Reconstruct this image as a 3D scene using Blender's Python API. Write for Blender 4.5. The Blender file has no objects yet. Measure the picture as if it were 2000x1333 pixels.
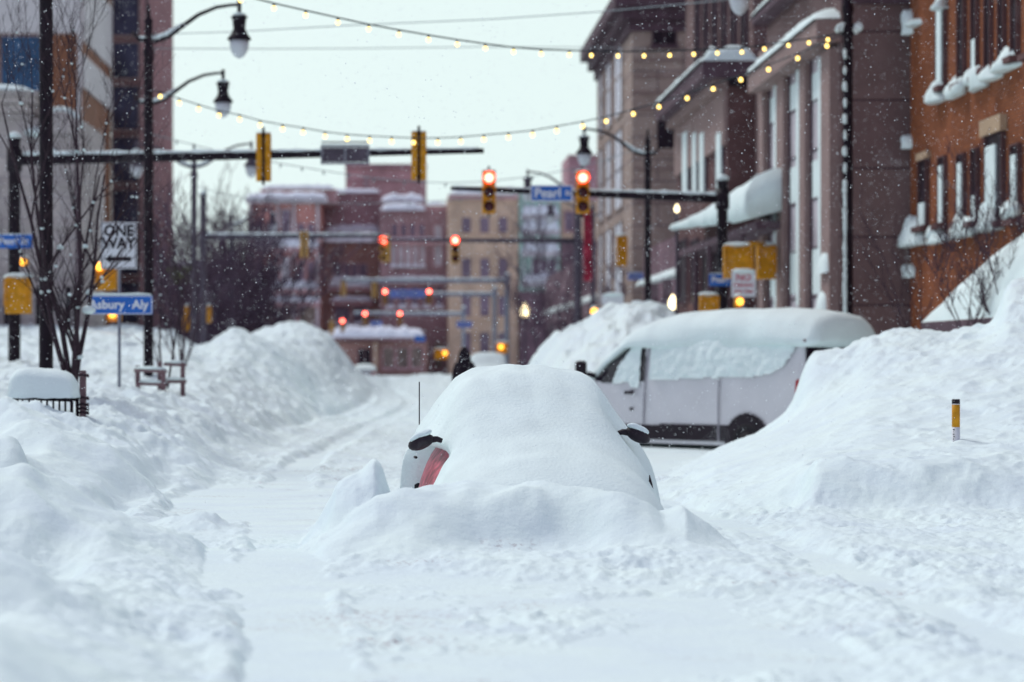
import bpy, math, random
import numpy as np
from mathutils import Vector, Matrix
random.seed(7); np.random.seed(7)
S = bpy.context.scene
COL = S.collection
F = 5000.0; VX = 780.0; HY = 700.0; CZ = 1.9
def W(px, py, Y):
    return Vector(((px-VX)/F*Y, Y, CZ-(py-HY)/F*Y))
def zat(py, Y): return CZ-(py-HY)/F*Y
def xat(px, Y): return (px-VX)/F*Y
def ywall(px, X): return X*F/(px-VX)
R = math.radians

# ------------------------------------------------------------------ materials
def nodes_of(m):
    m.use_nodes = True
    nt = m.node_tree
    return nt, nt.nodes, nt.links, nt.nodes['Principled BSDF']
def mat(name, col, rough=.6, var=.25, scale=3., bump=0., bscale=20., metal=0., emit=None, estr=0., spec=.22):
    m = bpy.data.materials.new(name)
    nt, N, L, P = nodes_of(m)
    tc = N.new('ShaderNodeTexCoord')
    nz = N.new('ShaderNodeTexNoise'); nz.inputs['Scale'].default_value = scale; nz.inputs['Detail'].default_value = 5
    L.new(tc.outputs['Object'], nz.inputs['Vector'])
    cr = N.new('ShaderNodeValToRGB')
    cr.color_ramp.elements[0].position = .3; cr.color_ramp.elements[1].position = .7
    cr.color_ramp.elements[0].color = (*[c*(1-var) for c in col], 1)
    cr.color_ramp.elements[1].color = (*[min(1, c*(1+var)) for c in col], 1)
    L.new(nz.outputs['Fac'], cr.inputs['Fac'])
    L.new(cr.outputs['Color'], P.inputs['Base Color'])
    P.inputs['Roughness'].default_value = rough; P.inputs['Metallic'].default_value = metal
    P.inputs['Specular IOR Level'].default_value = spec
    if bump:
        n2 = N.new('ShaderNodeTexNoise'); n2.inputs['Scale'].default_value = bscale; n2.inputs['Detail'].default_value = 4
        L.new(tc.outputs['Object'], n2.inputs['Vector'])
        b = N.new('ShaderNodeBump'); b.inputs['Strength'].default_value = bump; b.inputs['Distance'].default_value = .02
        L.new(n2.outputs['Fac'], b.inputs['Height']); L.new(b.outputs['Normal'], P.inputs['Normal'])
    if emit:
        P.inputs['Emission Color'].default_value = (*emit, 1); P.inputs['Emission Strength'].default_value = estr
    return m
def wallmat(name, c1, c2, mortar, bw=.24, bh=.08, ms=.012, grime=.3):
    """masonry on axis-aligned walls: brick courses on (x+y, z), with large grime and windblown snow dust"""
    m = bpy.data.materials.new(name)
    nt, N, L, P = nodes_of(m)
    tc = N.new('ShaderNodeTexCoord'); sp = N.new('ShaderNodeSeparateXYZ'); L.new(tc.outputs['Object'], sp.inputs[0])
    ad = N.new('ShaderNodeMath'); ad.operation = 'ADD'; L.new(sp.outputs[0], ad.inputs[0]); L.new(sp.outputs[1], ad.inputs[1])
    cb = N.new('ShaderNodeCombineXYZ'); L.new(ad.outputs[0], cb.inputs[0]); L.new(sp.outputs[2], cb.inputs[1])
    br = N.new('ShaderNodeTexBrick'); L.new(cb.outputs[0], br.inputs['Vector'])
    br.inputs['Color1'].default_value = (*c1, 1); br.inputs['Color2'].default_value = (*c2, 1); br.inputs['Mortar'].default_value = (*mortar, 1)
    br.inputs['Scale'].default_value = 1; br.inputs['Brick Width'].default_value = bw; br.inputs['Row Height'].default_value = bh
    br.inputs['Mortar Size'].default_value = ms
    nz = N.new('ShaderNodeTexNoise'); nz.inputs['Scale'].default_value = .45; nz.inputs['Detail'].default_value = 7; nz.inputs['Roughness'].default_value = .65
    L.new(tc.outputs['Object'], nz.inputs['Vector'])
    rm = N.new('ShaderNodeMapRange'); rm.inputs[1].default_value = .3; rm.inputs[2].default_value = .7
    rm.inputs[3].default_value = 1-grime; rm.inputs[4].default_value = 1+grime*.6
    L.new(nz.outputs['Fac'], rm.inputs[0])
    mx = N.new('ShaderNodeVectorMath'); mx.operation = 'SCALE'
    L.new(br.outputs['Color'], mx.inputs[0]); L.new(rm.outputs[0], mx.inputs['Scale'])
    L.new(mx.outputs[0], P.inputs['Base Color']); P.inputs['Roughness'].default_value = .9; P.inputs['Specular IOR Level'].default_value = .12
    return m
def snowmat(name, dirt=False, base=(.745,.86,.855)):
    m = bpy.data.materials.new(name)
    nt, N, L, P = nodes_of(m)
    tc = N.new('ShaderNodeTexCoord')
    def noise(sc, det, rg=.6):
        n = N.new('ShaderNodeTexNoise'); n.inputs['Scale'].default_value = sc; n.inputs['Detail'].default_value = det
        n.inputs['Roughness'].default_value = rg; L.new(tc.outputs['Object'], n.inputs['Vector']); return n
    n1 = noise(1.3, 4)
    cr = N.new('ShaderNodeValToRGB')
    cr.color_ramp.elements[0].position = .32; cr.color_ramp.elements[1].position = .68
    cr.color_ramp.elements[0].color = (base[0]*.95, base[1]*.95, base[2]*1.0, 1); cr.color_ramp.elements[1].color = (base[0]*1.03, base[1]*1.03, base[2]*1.02, 1)
    L.new(n1.outputs['Fac'], cr.inputs['Fac'])
    out = cr.outputs['Color']
    if dirt:
        # thin scattered specks of gravel and bare road showing in the driven snow
        sx = N.new('ShaderNodeSeparateXYZ'); L.new(tc.outputs['Object'], sx.inputs[0])
        n3 = noise(26, 3, .7); n4 = noise(.9, 2)
        t1 = N.new('ShaderNodeMapRange'); t1.inputs[1].default_value = .555; t1.inputs[2].default_value = .62; L.new(n3.outputs['Fac'], t1.inputs[0])
        t2 = N.new('ShaderNodeMapRange'); t2.inputs[1].default_value = .58; t2.inputs[2].default_value = .70; L.new(n4.outputs['Fac'], t2.inputs[0])
        vd = N.new('ShaderNodeVectorMath'); vd.operation = 'DISTANCE'; L.new(tc.outputs['Object'], vd.inputs[0]); vd.inputs[1].default_value = (-.15, 14.3, .45)
        t4 = N.new('ShaderNodeMapRange'); t4.inputs[1].default_value = .75; t4.inputs[2].default_value = .1; L.new(vd.outputs['Value'], t4.inputs[0])
        mxx = N.new('ShaderNodeMath'); mxx.operation = 'MAXIMUM'; L.new(t2.outputs[0], mxx.inputs[0]); L.new(t4.outputs[0], mxx.inputs[1]); t2 = mxx
        t3 = N.new('ShaderNodeMapRange'); t3.inputs[1].default_value = .62; t3.inputs[2].default_value = .5; L.new(sx.outputs[2], t3.inputs[0])
        m1 = N.new('ShaderNodeMath'); m1.operation = 'MULTIPLY'; L.new(t1.outputs[0], m1.inputs[0]); L.new(t2.outputs[0], m1.inputs[1])
        m2 = N.new('ShaderNodeMath'); m2.operation = 'MULTIPLY'; L.new(m1.outputs[0], m2.inputs[0]); L.new(t3.outputs[0], m2.inputs[1])
        m3 = N.new('ShaderNodeMath'); m3.operation = 'MULTIPLY'; L.new(m2.outputs[0], m3.inputs[0]); m3.inputs[1].default_value = .9
        mx = N.new('ShaderNodeMixRGB'); L.new(m3.outputs[0], mx.inputs['Fac']); L.new(out, mx.inputs['Color1']); mx.inputs['Color2'].default_value = (.25,.15,.17,1)
        out = mx.outputs['Color']
    L.new(out, P.inputs['Base Color'])
    P.inputs['Roughness'].default_value = .75; P.inputs['Specular IOR Level'].default_value = .2
    a = noise(9, 6, .62); c = noise(55, 4, .7)
    b1 = N.new('ShaderNodeBump'); b1.inputs['Strength'].default_value = .38; b1.inputs['Distance'].default_value = .05; L.new(a.outputs['Fac'], b1.inputs['Height'])
    b2 = N.new('ShaderNodeBump'); b2.inputs['Strength'].default_value = .35; b2.inputs['Distance'].default_value = .012; L.new(c.outputs['Fac'], b2.inputs['Height'])
    L.new(b1.outputs['Normal'], b2.inputs['Normal']); L.new(b2.outputs['Normal'], P.inputs['Normal'])
    return m
M = {}
M['snow'] = snowmat('snow'); M['snow_road'] = snowmat('snow_road', True)
M['snow_soft'] = mat('snow_soft', (.745,.855,.85), .8, .05, 2, .5, 34, spec=.1)
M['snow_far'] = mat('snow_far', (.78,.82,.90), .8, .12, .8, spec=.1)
M['flake'] = mat('flake', (.9,.95,.97), .8, .02, 1, spec=.1)
M['black'] = mat('black_metal', (.010,.004,.010), .6, .3, 6, .1, 40)
M['blackfar'] = mat('dark_metal_hazy', (.085,.07,.095), .6, .3, 4)  # hazy materials carry the distance haze in their base colour
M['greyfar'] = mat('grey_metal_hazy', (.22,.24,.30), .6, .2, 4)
M['yellow'] = mat('signal_yellow', (.60,.27,.012), .5, .25, 8, .1, 30)
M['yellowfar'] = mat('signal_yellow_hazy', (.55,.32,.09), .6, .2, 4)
M['lensoff'] = mat('lens_unlit', (.08,.025,.035), .25, .3, 6)
M['red_on'] = mat('lens_red_lit', (.5,.03,.02), .3, .05, 5, emit=(1,.10,.07), estr=38)
def hotlens(m, core, k1, rim, k2, rad):
    # a lamp behind the lens: hot centre, saturated rim
    nt, N, L, P = nodes_of(m); tc = N.new('ShaderNodeTexCoord'); ln = N.new('ShaderNodeVectorMath'); ln.operation = 'LENGTH'
    L.new(tc.outputs['Object'], ln.inputs[0]); a = N.new('ShaderNodeMapRange'); a.inputs[1].default_value = rad*.35; a.inputs[2].default_value = rad
    L.new(ln.outputs['Value'], a.inputs[0]); mx = N.new('ShaderNodeMixRGB'); L.new(a.outputs[0], mx.inputs['Fac'])
    mx.inputs['Color1'].default_value = (*core, 1); mx.inputs['Color2'].default_value = (*rim, 1); L.new(mx.outputs[0], P.inputs['Emission Color'])
    b = N.new('ShaderNodeMapRange'); b.inputs[3].default_value = k1; b.inputs[4].default_value = k2; L.new(a.outputs[0], b.inputs[0]); L.new(b.outputs[0], P.inputs['Emission Strength'])
hotlens(M['red_on'], (1,.26,.18), 11, (1,.018,.008), 12, .13)
M['visor_glow'] = mat('visor_painted_red_glow', (.6,.2,.03), .5, .1, 8, emit=(1,.07,.015), estr=1.8)  # emission painted on the visor to imitate the lens's red halo
M['amber_on'] = mat('lens_amber_lit', (.6,.3,.02), .3, .05, 5, emit=(1,.42,.05), estr=4)
M['green_on'] = mat('lens_green_lit', (.05,.5,.2), .3, .05, 5, emit=(.15,.9,.4), estr=1.6)
M['bulb'] = mat('bulb_lit', (.8,.6,.3), .3, .05, 5, emit=(1,.68,.17), estr=3.4)
M['lamp_on'] = mat('globe_lit', (.8,.7,.4), .3, .05, 5, emit=(1,.83,.5), estr=4.0)
M['globe'] = mat('frosted_globe', (.55,.58,.62), .25, .08, 6, spec=.5)
M['blue'] = mat('sign_blue', (.03,.14,.50), .45, .12, 5)
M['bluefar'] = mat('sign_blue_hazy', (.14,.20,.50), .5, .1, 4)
M['white'] = mat('white_paint', (.68,.70,.74), .5, .05, 6)
M['signtext'] = mat('sign_white_lettering', (.75,.78,.82), .5, .04, 6)
M['ink'] = mat('sign_black_lettering', (.02,.015,.02), .5, .1, 6)
M['redink'] = mat('sign_red_lettering', (.55,.08,.12), .5, .1, 6)
M['aluminium'] = mat('dull_aluminium', (.30,.30,.33), .4, .15, 8, metal=.6)
M['steel'] = mat('grey_post', (.22,.23,.27), .45, .15, 8, metal=.3)
M['wood'] = mat('weathered_wood', (.17,.105,.115), .8, .35, 12, .5, 30)
M['bark'] = mat('bark', (.040,.024,.032), .85, .3, 20, .5, 40)
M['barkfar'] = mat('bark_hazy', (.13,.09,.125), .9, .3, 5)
M['barkmid'] = mat('bark_mid', (.065,.04,.055), .9, .3, 8)
M['wire'] = mat('cable', (.035,.05,.06), .6, .1, 5)
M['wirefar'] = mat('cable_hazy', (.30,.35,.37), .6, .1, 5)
M['vanpaint'] = mat('van_white_paint', (.62,.62,.65), .5, .06, 1.5, .06, 60, spec=.3)
M['plastic'] = mat('black_plastic', (.018,.011,.018), .5, .3, 8, .1, 40)
M['glass'] = mat('dark_glass', (.012,.008,.016), .12, .3, 4, spec=.5)
M['tail'] = mat('tail_light_red', (.42,.01,.02), .25, .2, 10)
M['carred'] = mat('red_car_paint', (.33,.055,.085), .35, .75, 11, .1, 20)  # dark red mottling paints swirled reflections into the colour
M['carwhite'] = mat('distant_car_paint', (.45,.44,.48), .4, .1, 3)
M['coat'] = mat('dark_coat', (.014,.009,.016), .9, .3, 10)
M['skin'] = mat('skin', (.45,.27,.2), .6, .1, 10)
M['rubber'] = mat('rubber', (.02,.018,.022), .8, .2, 10)
M['seam'] = mat('panel_seam', (.27,.26,.30), .6, .1, 5)

# ------------------------------------------------------------------ mesh building
class MB:
    def __init__(s): s.v = []; s.f = []
    def add(s, vs, fs):
        o = len(s.v); s.v += [tuple(p) for p in vs]; s.f += [tuple(i+o for i in f) for f in fs]; return s
    def box(s, x0, x1, y0, y1, z0, z1):
        vs = [(x, y, z) for z in (z0, z1) for y in (y0, y1) for x in (x0, x1)]
        return s.add(vs, [(0,2,3,1),(4,5,7,6),(0,1,5,4),(2,6,7,3),(0,4,6,2),(1,3,7,5)])
    def bev(s, x0, x1, y0, y1, z0, z1, b):
        """box with chamfered vertical and top edges"""
        vs = []; fs = []
        prof = [(0, z0), (0, z1-b), (b, z1)]
        for ins, z in prof:
            a0, a1, c0, c1 = x0+ins, x1-ins, y0+ins, y1-ins
            vs += [(a0+b,c0,z),(a1-b,c0,z),(a1,c0+b,z),(a1,c1-b,z),(a1-b,c1,z),(a0+b,c1,z),(a0,c1-b,z),(a0,c0+b,z)]
        for k in range(2):
            for i in range(8):
                j = (i+1) % 8; fs.append((k*8+i, k*8+j, k*8+8+j, k*8+8+i))
        fs.append(tuple(range(7,-1,-1))); fs.append(tuple(range(16,24)))
        return s.add(vs, fs)
    def tube(s, pts, rad, n=8, caps=True):
        pts = [Vector(p) for p in pts]
        if not hasattr(rad, '__len__'): rad = [rad]*len(pts)
        vs = []; fs = []
        ref = None
        for i, p in enumerate(pts):
            d = (pts[min(i+1, len(pts)-1)]-pts[max(i-1, 0)]).normalized()
            if ref is None:
                ref = Vector((0,0,1)) if abs(d.z) < .9 else Vector((1,0,0))
            a = d.cross(ref)
            if a.length < 1e-4: a = d.cross(Vector((0,1,.1)))
            a.normalize(); b = d.cross(a).normalized()
            for k in range(n):
                t = 2*math.pi*k/n; vs.append(p+(a*math.cos(t)+b*math.sin(t))*rad[i])
        for i in range(len(pts)-1):
            for k in range(n):
                k2 = (k+1) % n; fs.append((i*n+k, i*n+k2, (i+1)*n+k2, (i+1)*n+k))
        if caps:
            fs.append(tuple(range(n-1,-1,-1))); fs.append(tuple((len(pts)-1)*n+k for k in range(n)))
        return s.add(vs, fs)
    def lathe(s, prof, c=(0,0,0), n=16):
        vs = []; fs = []
        for r, z in prof:
            for k in range(n):
                t = 2*math.pi*k/n; vs.append((c[0]+r*math.cos(t), c[1]+r*math.sin(t), c[2]+z))
        for i in range(len(prof)-1):
            for k in range(n):
                k2 = (k+1) % n; fs.append((i*n+k, i*n+k2, (i+1)*n+k2, (i+1)*n+k))
        fs.append(tuple(range(n-1,-1,-1))); fs.append(tuple((len(prof)-1)*n+k for k in range(n)))
        return s.add(vs, fs)
    def blob(s, c, r, jit=.15, seg=14, ring=9, flat=None, seed=0):
        """lumpy ellipsoid of snow; flat cuts its underside"""
        rnd = random.Random(seed); ph = [rnd.uniform(0, 6.28) for _ in range(6)]
        vs = []; fs = []
        for i in range(ring+1):
            a = math.pi*i/ring
            for k in range(seg):
                t = 2*math.pi*k/seg
                w = 1+jit*(math.sin(2*t+ph[0])*math.sin(a)+.7*math.sin(3*t+ph[1]+2*a)*math.sin(a)+.5*math.sin(3*a+ph[2]))
                z = math.cos(a)*r[2]*w
                if flat is not None: z = max(z, flat*r[2])
                vs.append((c[0]+math.sin(a)*math.cos(t)*r[0]*w, c[1]+math.sin(a)*math.sin(t)*r[1]*w, c[2]+z))
        for i in range(ring):
            for k in range(seg):
                k2 = (k+1) % seg; fs.append((i*seg+k, (i+1)*seg+k, (i+1)*seg+k2, i*seg+k2))
        return s.add(vs, fs)
    def mesh(s, name, smooth=False):
        me = bpy.data.meshes.new(name); me.from_pydata(s.v, [], s.f); me.update()
        if smooth: me.shade_smooth()
        return me
    def build(s, name, m, parent=None, smooth=False):
        me = s.mesh(name, smooth); me.materials.append(m)
        return link(name, me, parent)
def link(name, me, parent=None, loc=None):
    o = bpy.data.objects.new(name, me); COL.objects.link(o)
    if parent: o.parent = parent
    if loc is not None: o.location = loc
    return o
def empty(name, loc, label, cat, group=None, rz=0):
    o = bpy.data.objects.new(name, None); COL.objects.link(o); o.location = loc; o.rotation_euler = (0,0,rz)
    o.empty_display_size = .2
    return tag(o, label, cat, group)
def tag(o, label=None, cat=None, group=None, kind=None):
    if label: o['label'] = label
    if cat: o['category'] = cat
    if group: o['group'] = group
    if kind: o['kind'] = kind
    return o
def copy_tree(o, parent=None):
    c = o.copy(); COL.objects.link(c); c.parent = parent
    for ch in [x for x in COL.objects if x.parent == o]: copy_tree(ch, c)
    return c
def text(name, body, size, m, parent, loc, rot=(R(90),0,0), bold=.0, sx=1., depth=.004, align='CENTER'):
    cu = bpy.data.curves.new(name, 'FONT'); cu.body = body; cu.size = size; cu.align_x = align; cu.align_y = 'CENTER'
    cu.extrude = depth; cu.offset = bold; cu.resolution_u = 3
    t = bpy.data.objects.new(name, cu); COL.objects.link(t)
    dg = bpy.context.evaluated_depsgraph_get(); dg.update()
    me = bpy.data.meshes.new_from_object(t.evaluated_get(dg))
    bpy.data.objects.remove(t); me.materials.clear(); me.materials.append(m)
    o = link(name, me, parent, loc); o.rotation_euler = rot; o.scale = (sx, 1, 1)
    return o

# ------------------------------------------------------------------ noise
def hash2(ix, iy, seed):
    h = (ix.astype(np.int64)*374761393 + iy.astype(np.int64)*668265263 + seed*974634777) & 0xffffffff
    h = ((h ^ (h >> 13))*1274126177) & 0xffffffff
    return ((h ^ (h >> 16)) & 0xffffff)/float(0xffffff)
def vnoise(x, y, seed=0):
    ix = np.floor(x); iy = np.floor(y); fx = x-ix; fy = y-iy
    def g(dx, dy):
        a = hash2(ix+dx, iy+dy, seed)*2*np.pi
        return np.cos(a)*(fx-dx)+np.sin(a)*(fy-dy)
    u = fx**3*(fx*(fx*6-15)+10); v = fy**3*(fy*(fy*6-15)+10)
    return ((g(0,0)*(1-u)+g(1,0)*u)*(1-v)+(g(0,1)*(1-u)+g(1,1)*u)*v)*1.5
def fbm(x, y, oc=4, seed=0):
    r = 0; a = 1
    for i in range(oc): r = r+a*vnoise(x*2**i, y*2**i, seed+i); a *= .5
    return r
def billow(x, y, oc=3, seed=0):
    r = 0; a = 1
    for i in range(oc): r = r+a*(.35-np.abs(vnoise(x*2**i, y*2**i, seed+i))); a *= .5
    return r

# ------------------------------------------------------------------ snow terrain
ROWS = {
 5:[(-1500,1.2),(0,0.98),(200,0.8),(400,0.62),(600,0.48),(690,0.44),(2000,.5),(2300,.6),(3500,.8)],
 9:[(-1500,1.3),(0,0.9),(120,0.78),(250,0.66),(400,0.55),(560,0.47),(680,0.44),(1300,.45),(2000,.5),(3500,.8)],
 11.8:[(-1500,1.4),(0,0.72),(120,0.66),(250,0.58),(400,0.51),(520,0.46),(620,0.43),(1300,.44),(2000,.5),(3500,.8)],
 12.5:[(-1500,1.5),(0,0.86),(60,0.8),(120,0.7),(170,0.68),(215,0.63),(300,0.56),(420,0.5),(520,0.45),(600,0.43),(1300,.43),(2000,.48),(3500,.8)],
 13.1:[(-1500,1.6),(0,0.93),(40,0.89),(80,0.83),(120,0.72),(150,0.73),(180,0.71),(220,0.64),(300,0.56),(400,0.5),(480,0.45),(560,0.43),(1300,.43),(2000,.48),(3500,.8)],
 14:[(-1500,1.5),(0,0.76),(170,0.62),(280,0.55),(380,0.5),(450,0.45),(520,0.43),(1300,.43),(2000,.5),(3500,.8)],
 15.2:[(-1500,1.5),(0,0.6),(170,0.56),(280,0.52),(370,0.48),(430,0.44),(500,0.43),(1300,.43),(2000,.5),(3500,.8)],
 16.4:[(-1500,1.5),(0,0.68),(120,0.66),(200,0.6),(280,0.55),(350,0.5),(405,0.45),(440,0.42),(1300,.46),(2000,.5),(3500,.8)],
 17.4:[(-1500,1.7),(0,1.0),(50,1.02),(120,0.88),(200,0.78),(270,0.64),(340,0.55),(396,0.5),(406,0.42),(600,0.5),(1400,.53),(2000,.52),(3500,.9)],
 18.1:[(-1500,1.9),(0,1.10),(30,1.13),(60,1.12),(90,1.03),(130,.99),(200,.88),(250,.76),(300,.66),(350,.59),(385,.55),(397,.52),(404,.41),(600,.53),(1400,.56),(2000,.52),(3500,.9)],
 18.8:[(-1500,1.9),(0,1.02),(60,1.03),(120,.92),(200,.80),(280,.64),(350,.56),(388,.52),(400,.41),(600,.55),(1400,.57),(2000,.52),(3500,.9)],
 20:  [(-1500,1.8),(0,.72),(200,.58),(280,.50),(350,.45),(400,.42),(600,.53),(1300,.56),(2000,.56),(3500,.9)],
 21.2:[(-1500,1.8),(0,.78),(60,.70),(200,.58),(300,.46),(400,.42),(600,.48),(1250,.50),(1500,.52),(2000,.55),(3500,.95)],
 22.3:[(-1500,1.8),(0,1.26),(25,1.27),(48,1.15),(62,.85),(110,.74),(200,.62),(250,.56),(300,.46),(400,.42),(1250,.45),(1500,.50),(1570,.56),(1700,.56),(1850,.58),(2000,.58),(3500,1)],
 23.3:[(-1500,1.8),(0,1.12),(50,.98),(100,.86),(200,.70),(300,.5),(400,.42),(1250,.43),(1500,.58),(1562,.64),(1590,.97),(1700,.96),(1800,1.0),(1900,.93),(2000,.86),(3500,1.1)],
 24.3:[(-1500,1.9),(0,.95),(60,1.0),(100,1.0),(190,.82),(250,.68),(300,.54),(340,.44),(420,.41),(1250,.42),(1400,.54),(1500,.68),(1580,.9),(1700,.95),(1850,1.0),(2000,1.0),(3500,1.2)],
 25.5:[(-1500,1.9),(0,1.12),(50,1.30),(90,1.27),(150,1.13),(190,1.04),(215,1.05),(250,.90),(290,.74),(318,.50),(340,.42),(420,.41),(1250,.42),(1400,.57),(1500,.73),(1580,.9),(1700,.96),(1850,1.02),(2000,1.04),(3500,1.3)],
 27:  [(-1500,1.9),(0,1.05),(60,1.1),(100,1.08),(190,.93),(250,.78),(320,.5),(345,.42),(420,.4),(1250,.41),(1330,.46),(1400,.62),(1500,.77),(1700,1.05),(1850,1.1),(2000,1.15),(3500,1.6)],
 29.3:[(-1500,2.0),(0,1.36),(60,1.31),(100,1.23),(170,1.06),(200,1.02),(260,.85),(330,.6),(420,.4),(1240,.39),(1340,.48),(1400,.68),(1500,.84),(1700,1.22),(1850,1.35),(2000,1.45),(3500,1.9)],
 33:  [(-1500,2.0),(0,1.25),(150,1.13),(200,1.12),(300,.92),(360,.78),(430,.5),(500,.38),(1240,.34),(1300,.36),(1350,.5),(1420,.70),(1500,.92),(1560,1.1),(1700,1.6),(1850,1.85),(2000,2.05),(3500,2.4)],
 36.5:[(-1500,2.1),(0,1.28),(200,1.25),(300,1.04),(400,.66),(460,.42),(520,.37),(1240,.28),(1300,.3),(1350,.42),(1420,.68),(1500,.90),(1552,1.25),(1572,1.88),(1592,1.99),(1650,2.03),(1700,2.20),(1770,2.30),(1850,2.24),(1900,2.32),(1948,2.38),(1960,2.95),(2000,3.0),(2100,3.0),(3500,3)],
 40:  [(-1500,2.2),(0,1.35),(200,1.36),(300,1.15),(400,.85),(450,.5),(520,.36),(1240,.22),(1420,.3),(1500,.42),(1555,.62),(1600,1.5),(1700,1.9),(1850,2.05),(2000,2.4),(3500,2.8)],
 42:  [(-1500,2.2),(0,1.4),(233,1.42),(320,1.2),(400,1.0),(450,.7),(520,.4),(600,.34),(1240,.2),(1420,.24),(1520,.35),(1600,1.2),(1700,1.7),(2000,2.1),(3500,2.6)],
 46:  [(-1500,2.3),(0,1.5),(300,1.3),(400,1.12),(460,.78),(540,.38),(620,.3),(1200,.14),(1500,.16),(1620,.5),(1720,1.1),(2000,1.7),(3500,2.2)],
 52:  [(-1500,2.4),(0,1.6),(250,1.4),(400,1.3),(470,1.0),(540,.5),(600,.33),(980,.2),(1500,.2),(1700,.8),(2000,1.8),(3500,2)],
 57:  [(-1500,2.5),(0,1.8),(250,1.55),(340,1.5),(400,1.45),(470,1.2),(540,.75),(600,.38),(980,.26),(1050,.7),(1100,1.6),(1200,2.0),(1500,1.8),(1800,1.3),(3500,1.5)],
 63:  [(-1500,2.6),(0,2.2),(180,2.1),(340,1.95),(400,1.75),(460,1.8),(540,1.3),(600,.75),(660,.34),(960,.35),(1005,1.0),(1032,1.72),(1070,2.35),(1100,2.56),(1140,2.8),(1160,2.95),(1175,3.2),(1205,3.15),(1225,3.32),(1290,3.2),(1330,2.8),(1400,2.4),(1700,1.5),(2000,1.4),(3500,1.4)],
 75:  [(-1500,2.8),(0,2.8),(180,2.72),(250,2.8),(340,2.66),(365,2.35),(392,2.15),(420,2.4),(455,2.76),(480,2.65),(500,2.5),(530,2.3),(580,1.7),(620,.95),(680,.4),(950,.4),(1000,.7),(1100,1.5),(1300,1.7),(1800,.9),(3500,1)],
 88:  [(-1500,2.4),(340,2.0),(455,2.1),(520,2.4),(560,2.3),(610,2.0),(650,1.4),(700,.75),(740,.4),(1000,.45),(1200,.8),(3500,.8)],
 100: [(-1500,2.4),(400,2.0),(455,2.4),(515,3.0),(545,3.2),(575,3.28),(620,3.05),(650,2.7),(675,1.95),(700,1.3),(735,.7),(780,.42),(1000,.45),(1200,.6),(3500,.6)],
 128: [(-1500,1.6),(500,1.7),(600,1.5),(680,1.2),(720,.95),(745,1.0),(768,.62),(790,.95),(830,1.05),(880,1.02),(940,.8),(1000,.7),(3500,.6)],
 150: [(-1500,.6),(3500,.5)], 200: [(-1500,.35),(3500,.35)], 420: [(-1500,.3),(3500,.3)]}
pxs = np.concatenate([np.arange(-1500,-120,30.), np.arange(-120,2120,4.), np.arange(2120,3520,30.)])
Ysl = [5.0]
while Ysl[-1] < 420:
    y = Ysl[-1]
    Ysl.append(y*(1.0032 if y < 48 else 1.0075 if y < 140 else 1.03) if y > 9 else y*1.006)
Ys = np.array(Ysl)
rowY = np.array(sorted(ROWS)); RW = []
kern = np.exp(-.5*(np.arange(-8,9)/2.6)**2); kern /= kern.sum()
fine = np.arange(-1520, 3524, 4.)
for ry in rowY:
    p = ROWS[ry] if ry in ROWS else ROWS[ry]
    z = np.interp(fine, [a for a,_ in p], [b for _,b in p])
    z = np.convolve(np.pad(z, 8, mode='edge'), kern, mode='valid')
    RW.append(np.interp(pxs, fine, z))
RW = np.array(RW)
lr = np.log(rowY); ly = np.log(Ys)
# monotone cubic (Hermite with limited slopes) between rows
dz = np.diff(RW, axis=0)/np.diff(lr)[:,None]
sl = np.zeros_like(RW)
s_ = dz[:-1]*dz[1:]; sl[1:-1] = np.where(s_ > 0, 2*s_/(dz[:-1]+dz[1:]+1e-12), 0)
k = np.clip(np.searchsorted(lr, ly, side='right')-1, 0, len(lr)-2)
h_ = (lr[k+1]-lr[k])[:,None]; t = ((ly-lr[k])[:,None])/h_
H = (2*t**3-3*t**2+1)*RW[k]+(t**3-2*t**2+t)*h_*sl[k]+(-2*t**3+3*t**2)*RW[k+1]+(t**3-t**2)*h_*sl[k+1]
PX, YY = np.meshgrid(pxs, Ys)
XX = (PX-VX)/F*YY
base = np.interp(YY, [5,16,18,22,30,40,46,60,100,150,420], [.45,.45,.50,.47,.39,.32,.2,.3,.42,.45,.3])
piled = np.clip((H-base-.03)/.45, 0, 1); piled = piled*piled*(3-2*piled)
big = billow(XX*.75+3+.3*vnoise(XX, YY, 77), YY*.6, 2, 11)
med = billow(XX*2.1+.3*vnoise(XX*2, YY*2, 78), YY*1.7, 2, 23)
far = np.clip((YY-30)/40, 0, 1)
calm = 1-.65*np.exp(-((PX-1480)/300)**2-((YY-30)/5.)**2)      # the smooth slope beside the van
near = np.clip((29-YY)/4, 0, 1)*(PX < 700)
rb = (PX > 1250)*np.clip((50-YY)/3, 0, 1)
H += piled*calm*(.30*(big-.15)*(.8+.1*far-.45*near-.6*rb)+(.06-.03*near)*med+.008*fbm(XX*4, YY*4, 2, 5))+piled*.003*billow(XX*9, YY*7, 2, 15)
crag = np.clip(1.35-np.abs(YY-38)/6, 0, 1)*np.clip((PX-1600)/60, 0, 1)+np.clip((YY-27)/3, 0, 1)*(PX < 520)+np.clip((YY-56)/3, 0, 1)
H += piled*np.clip(crag, 0, 1)*(.085-.01*rb)*(billow(XX*2.6, YY*2.2, 3, 123)-.1*rb)
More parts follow.
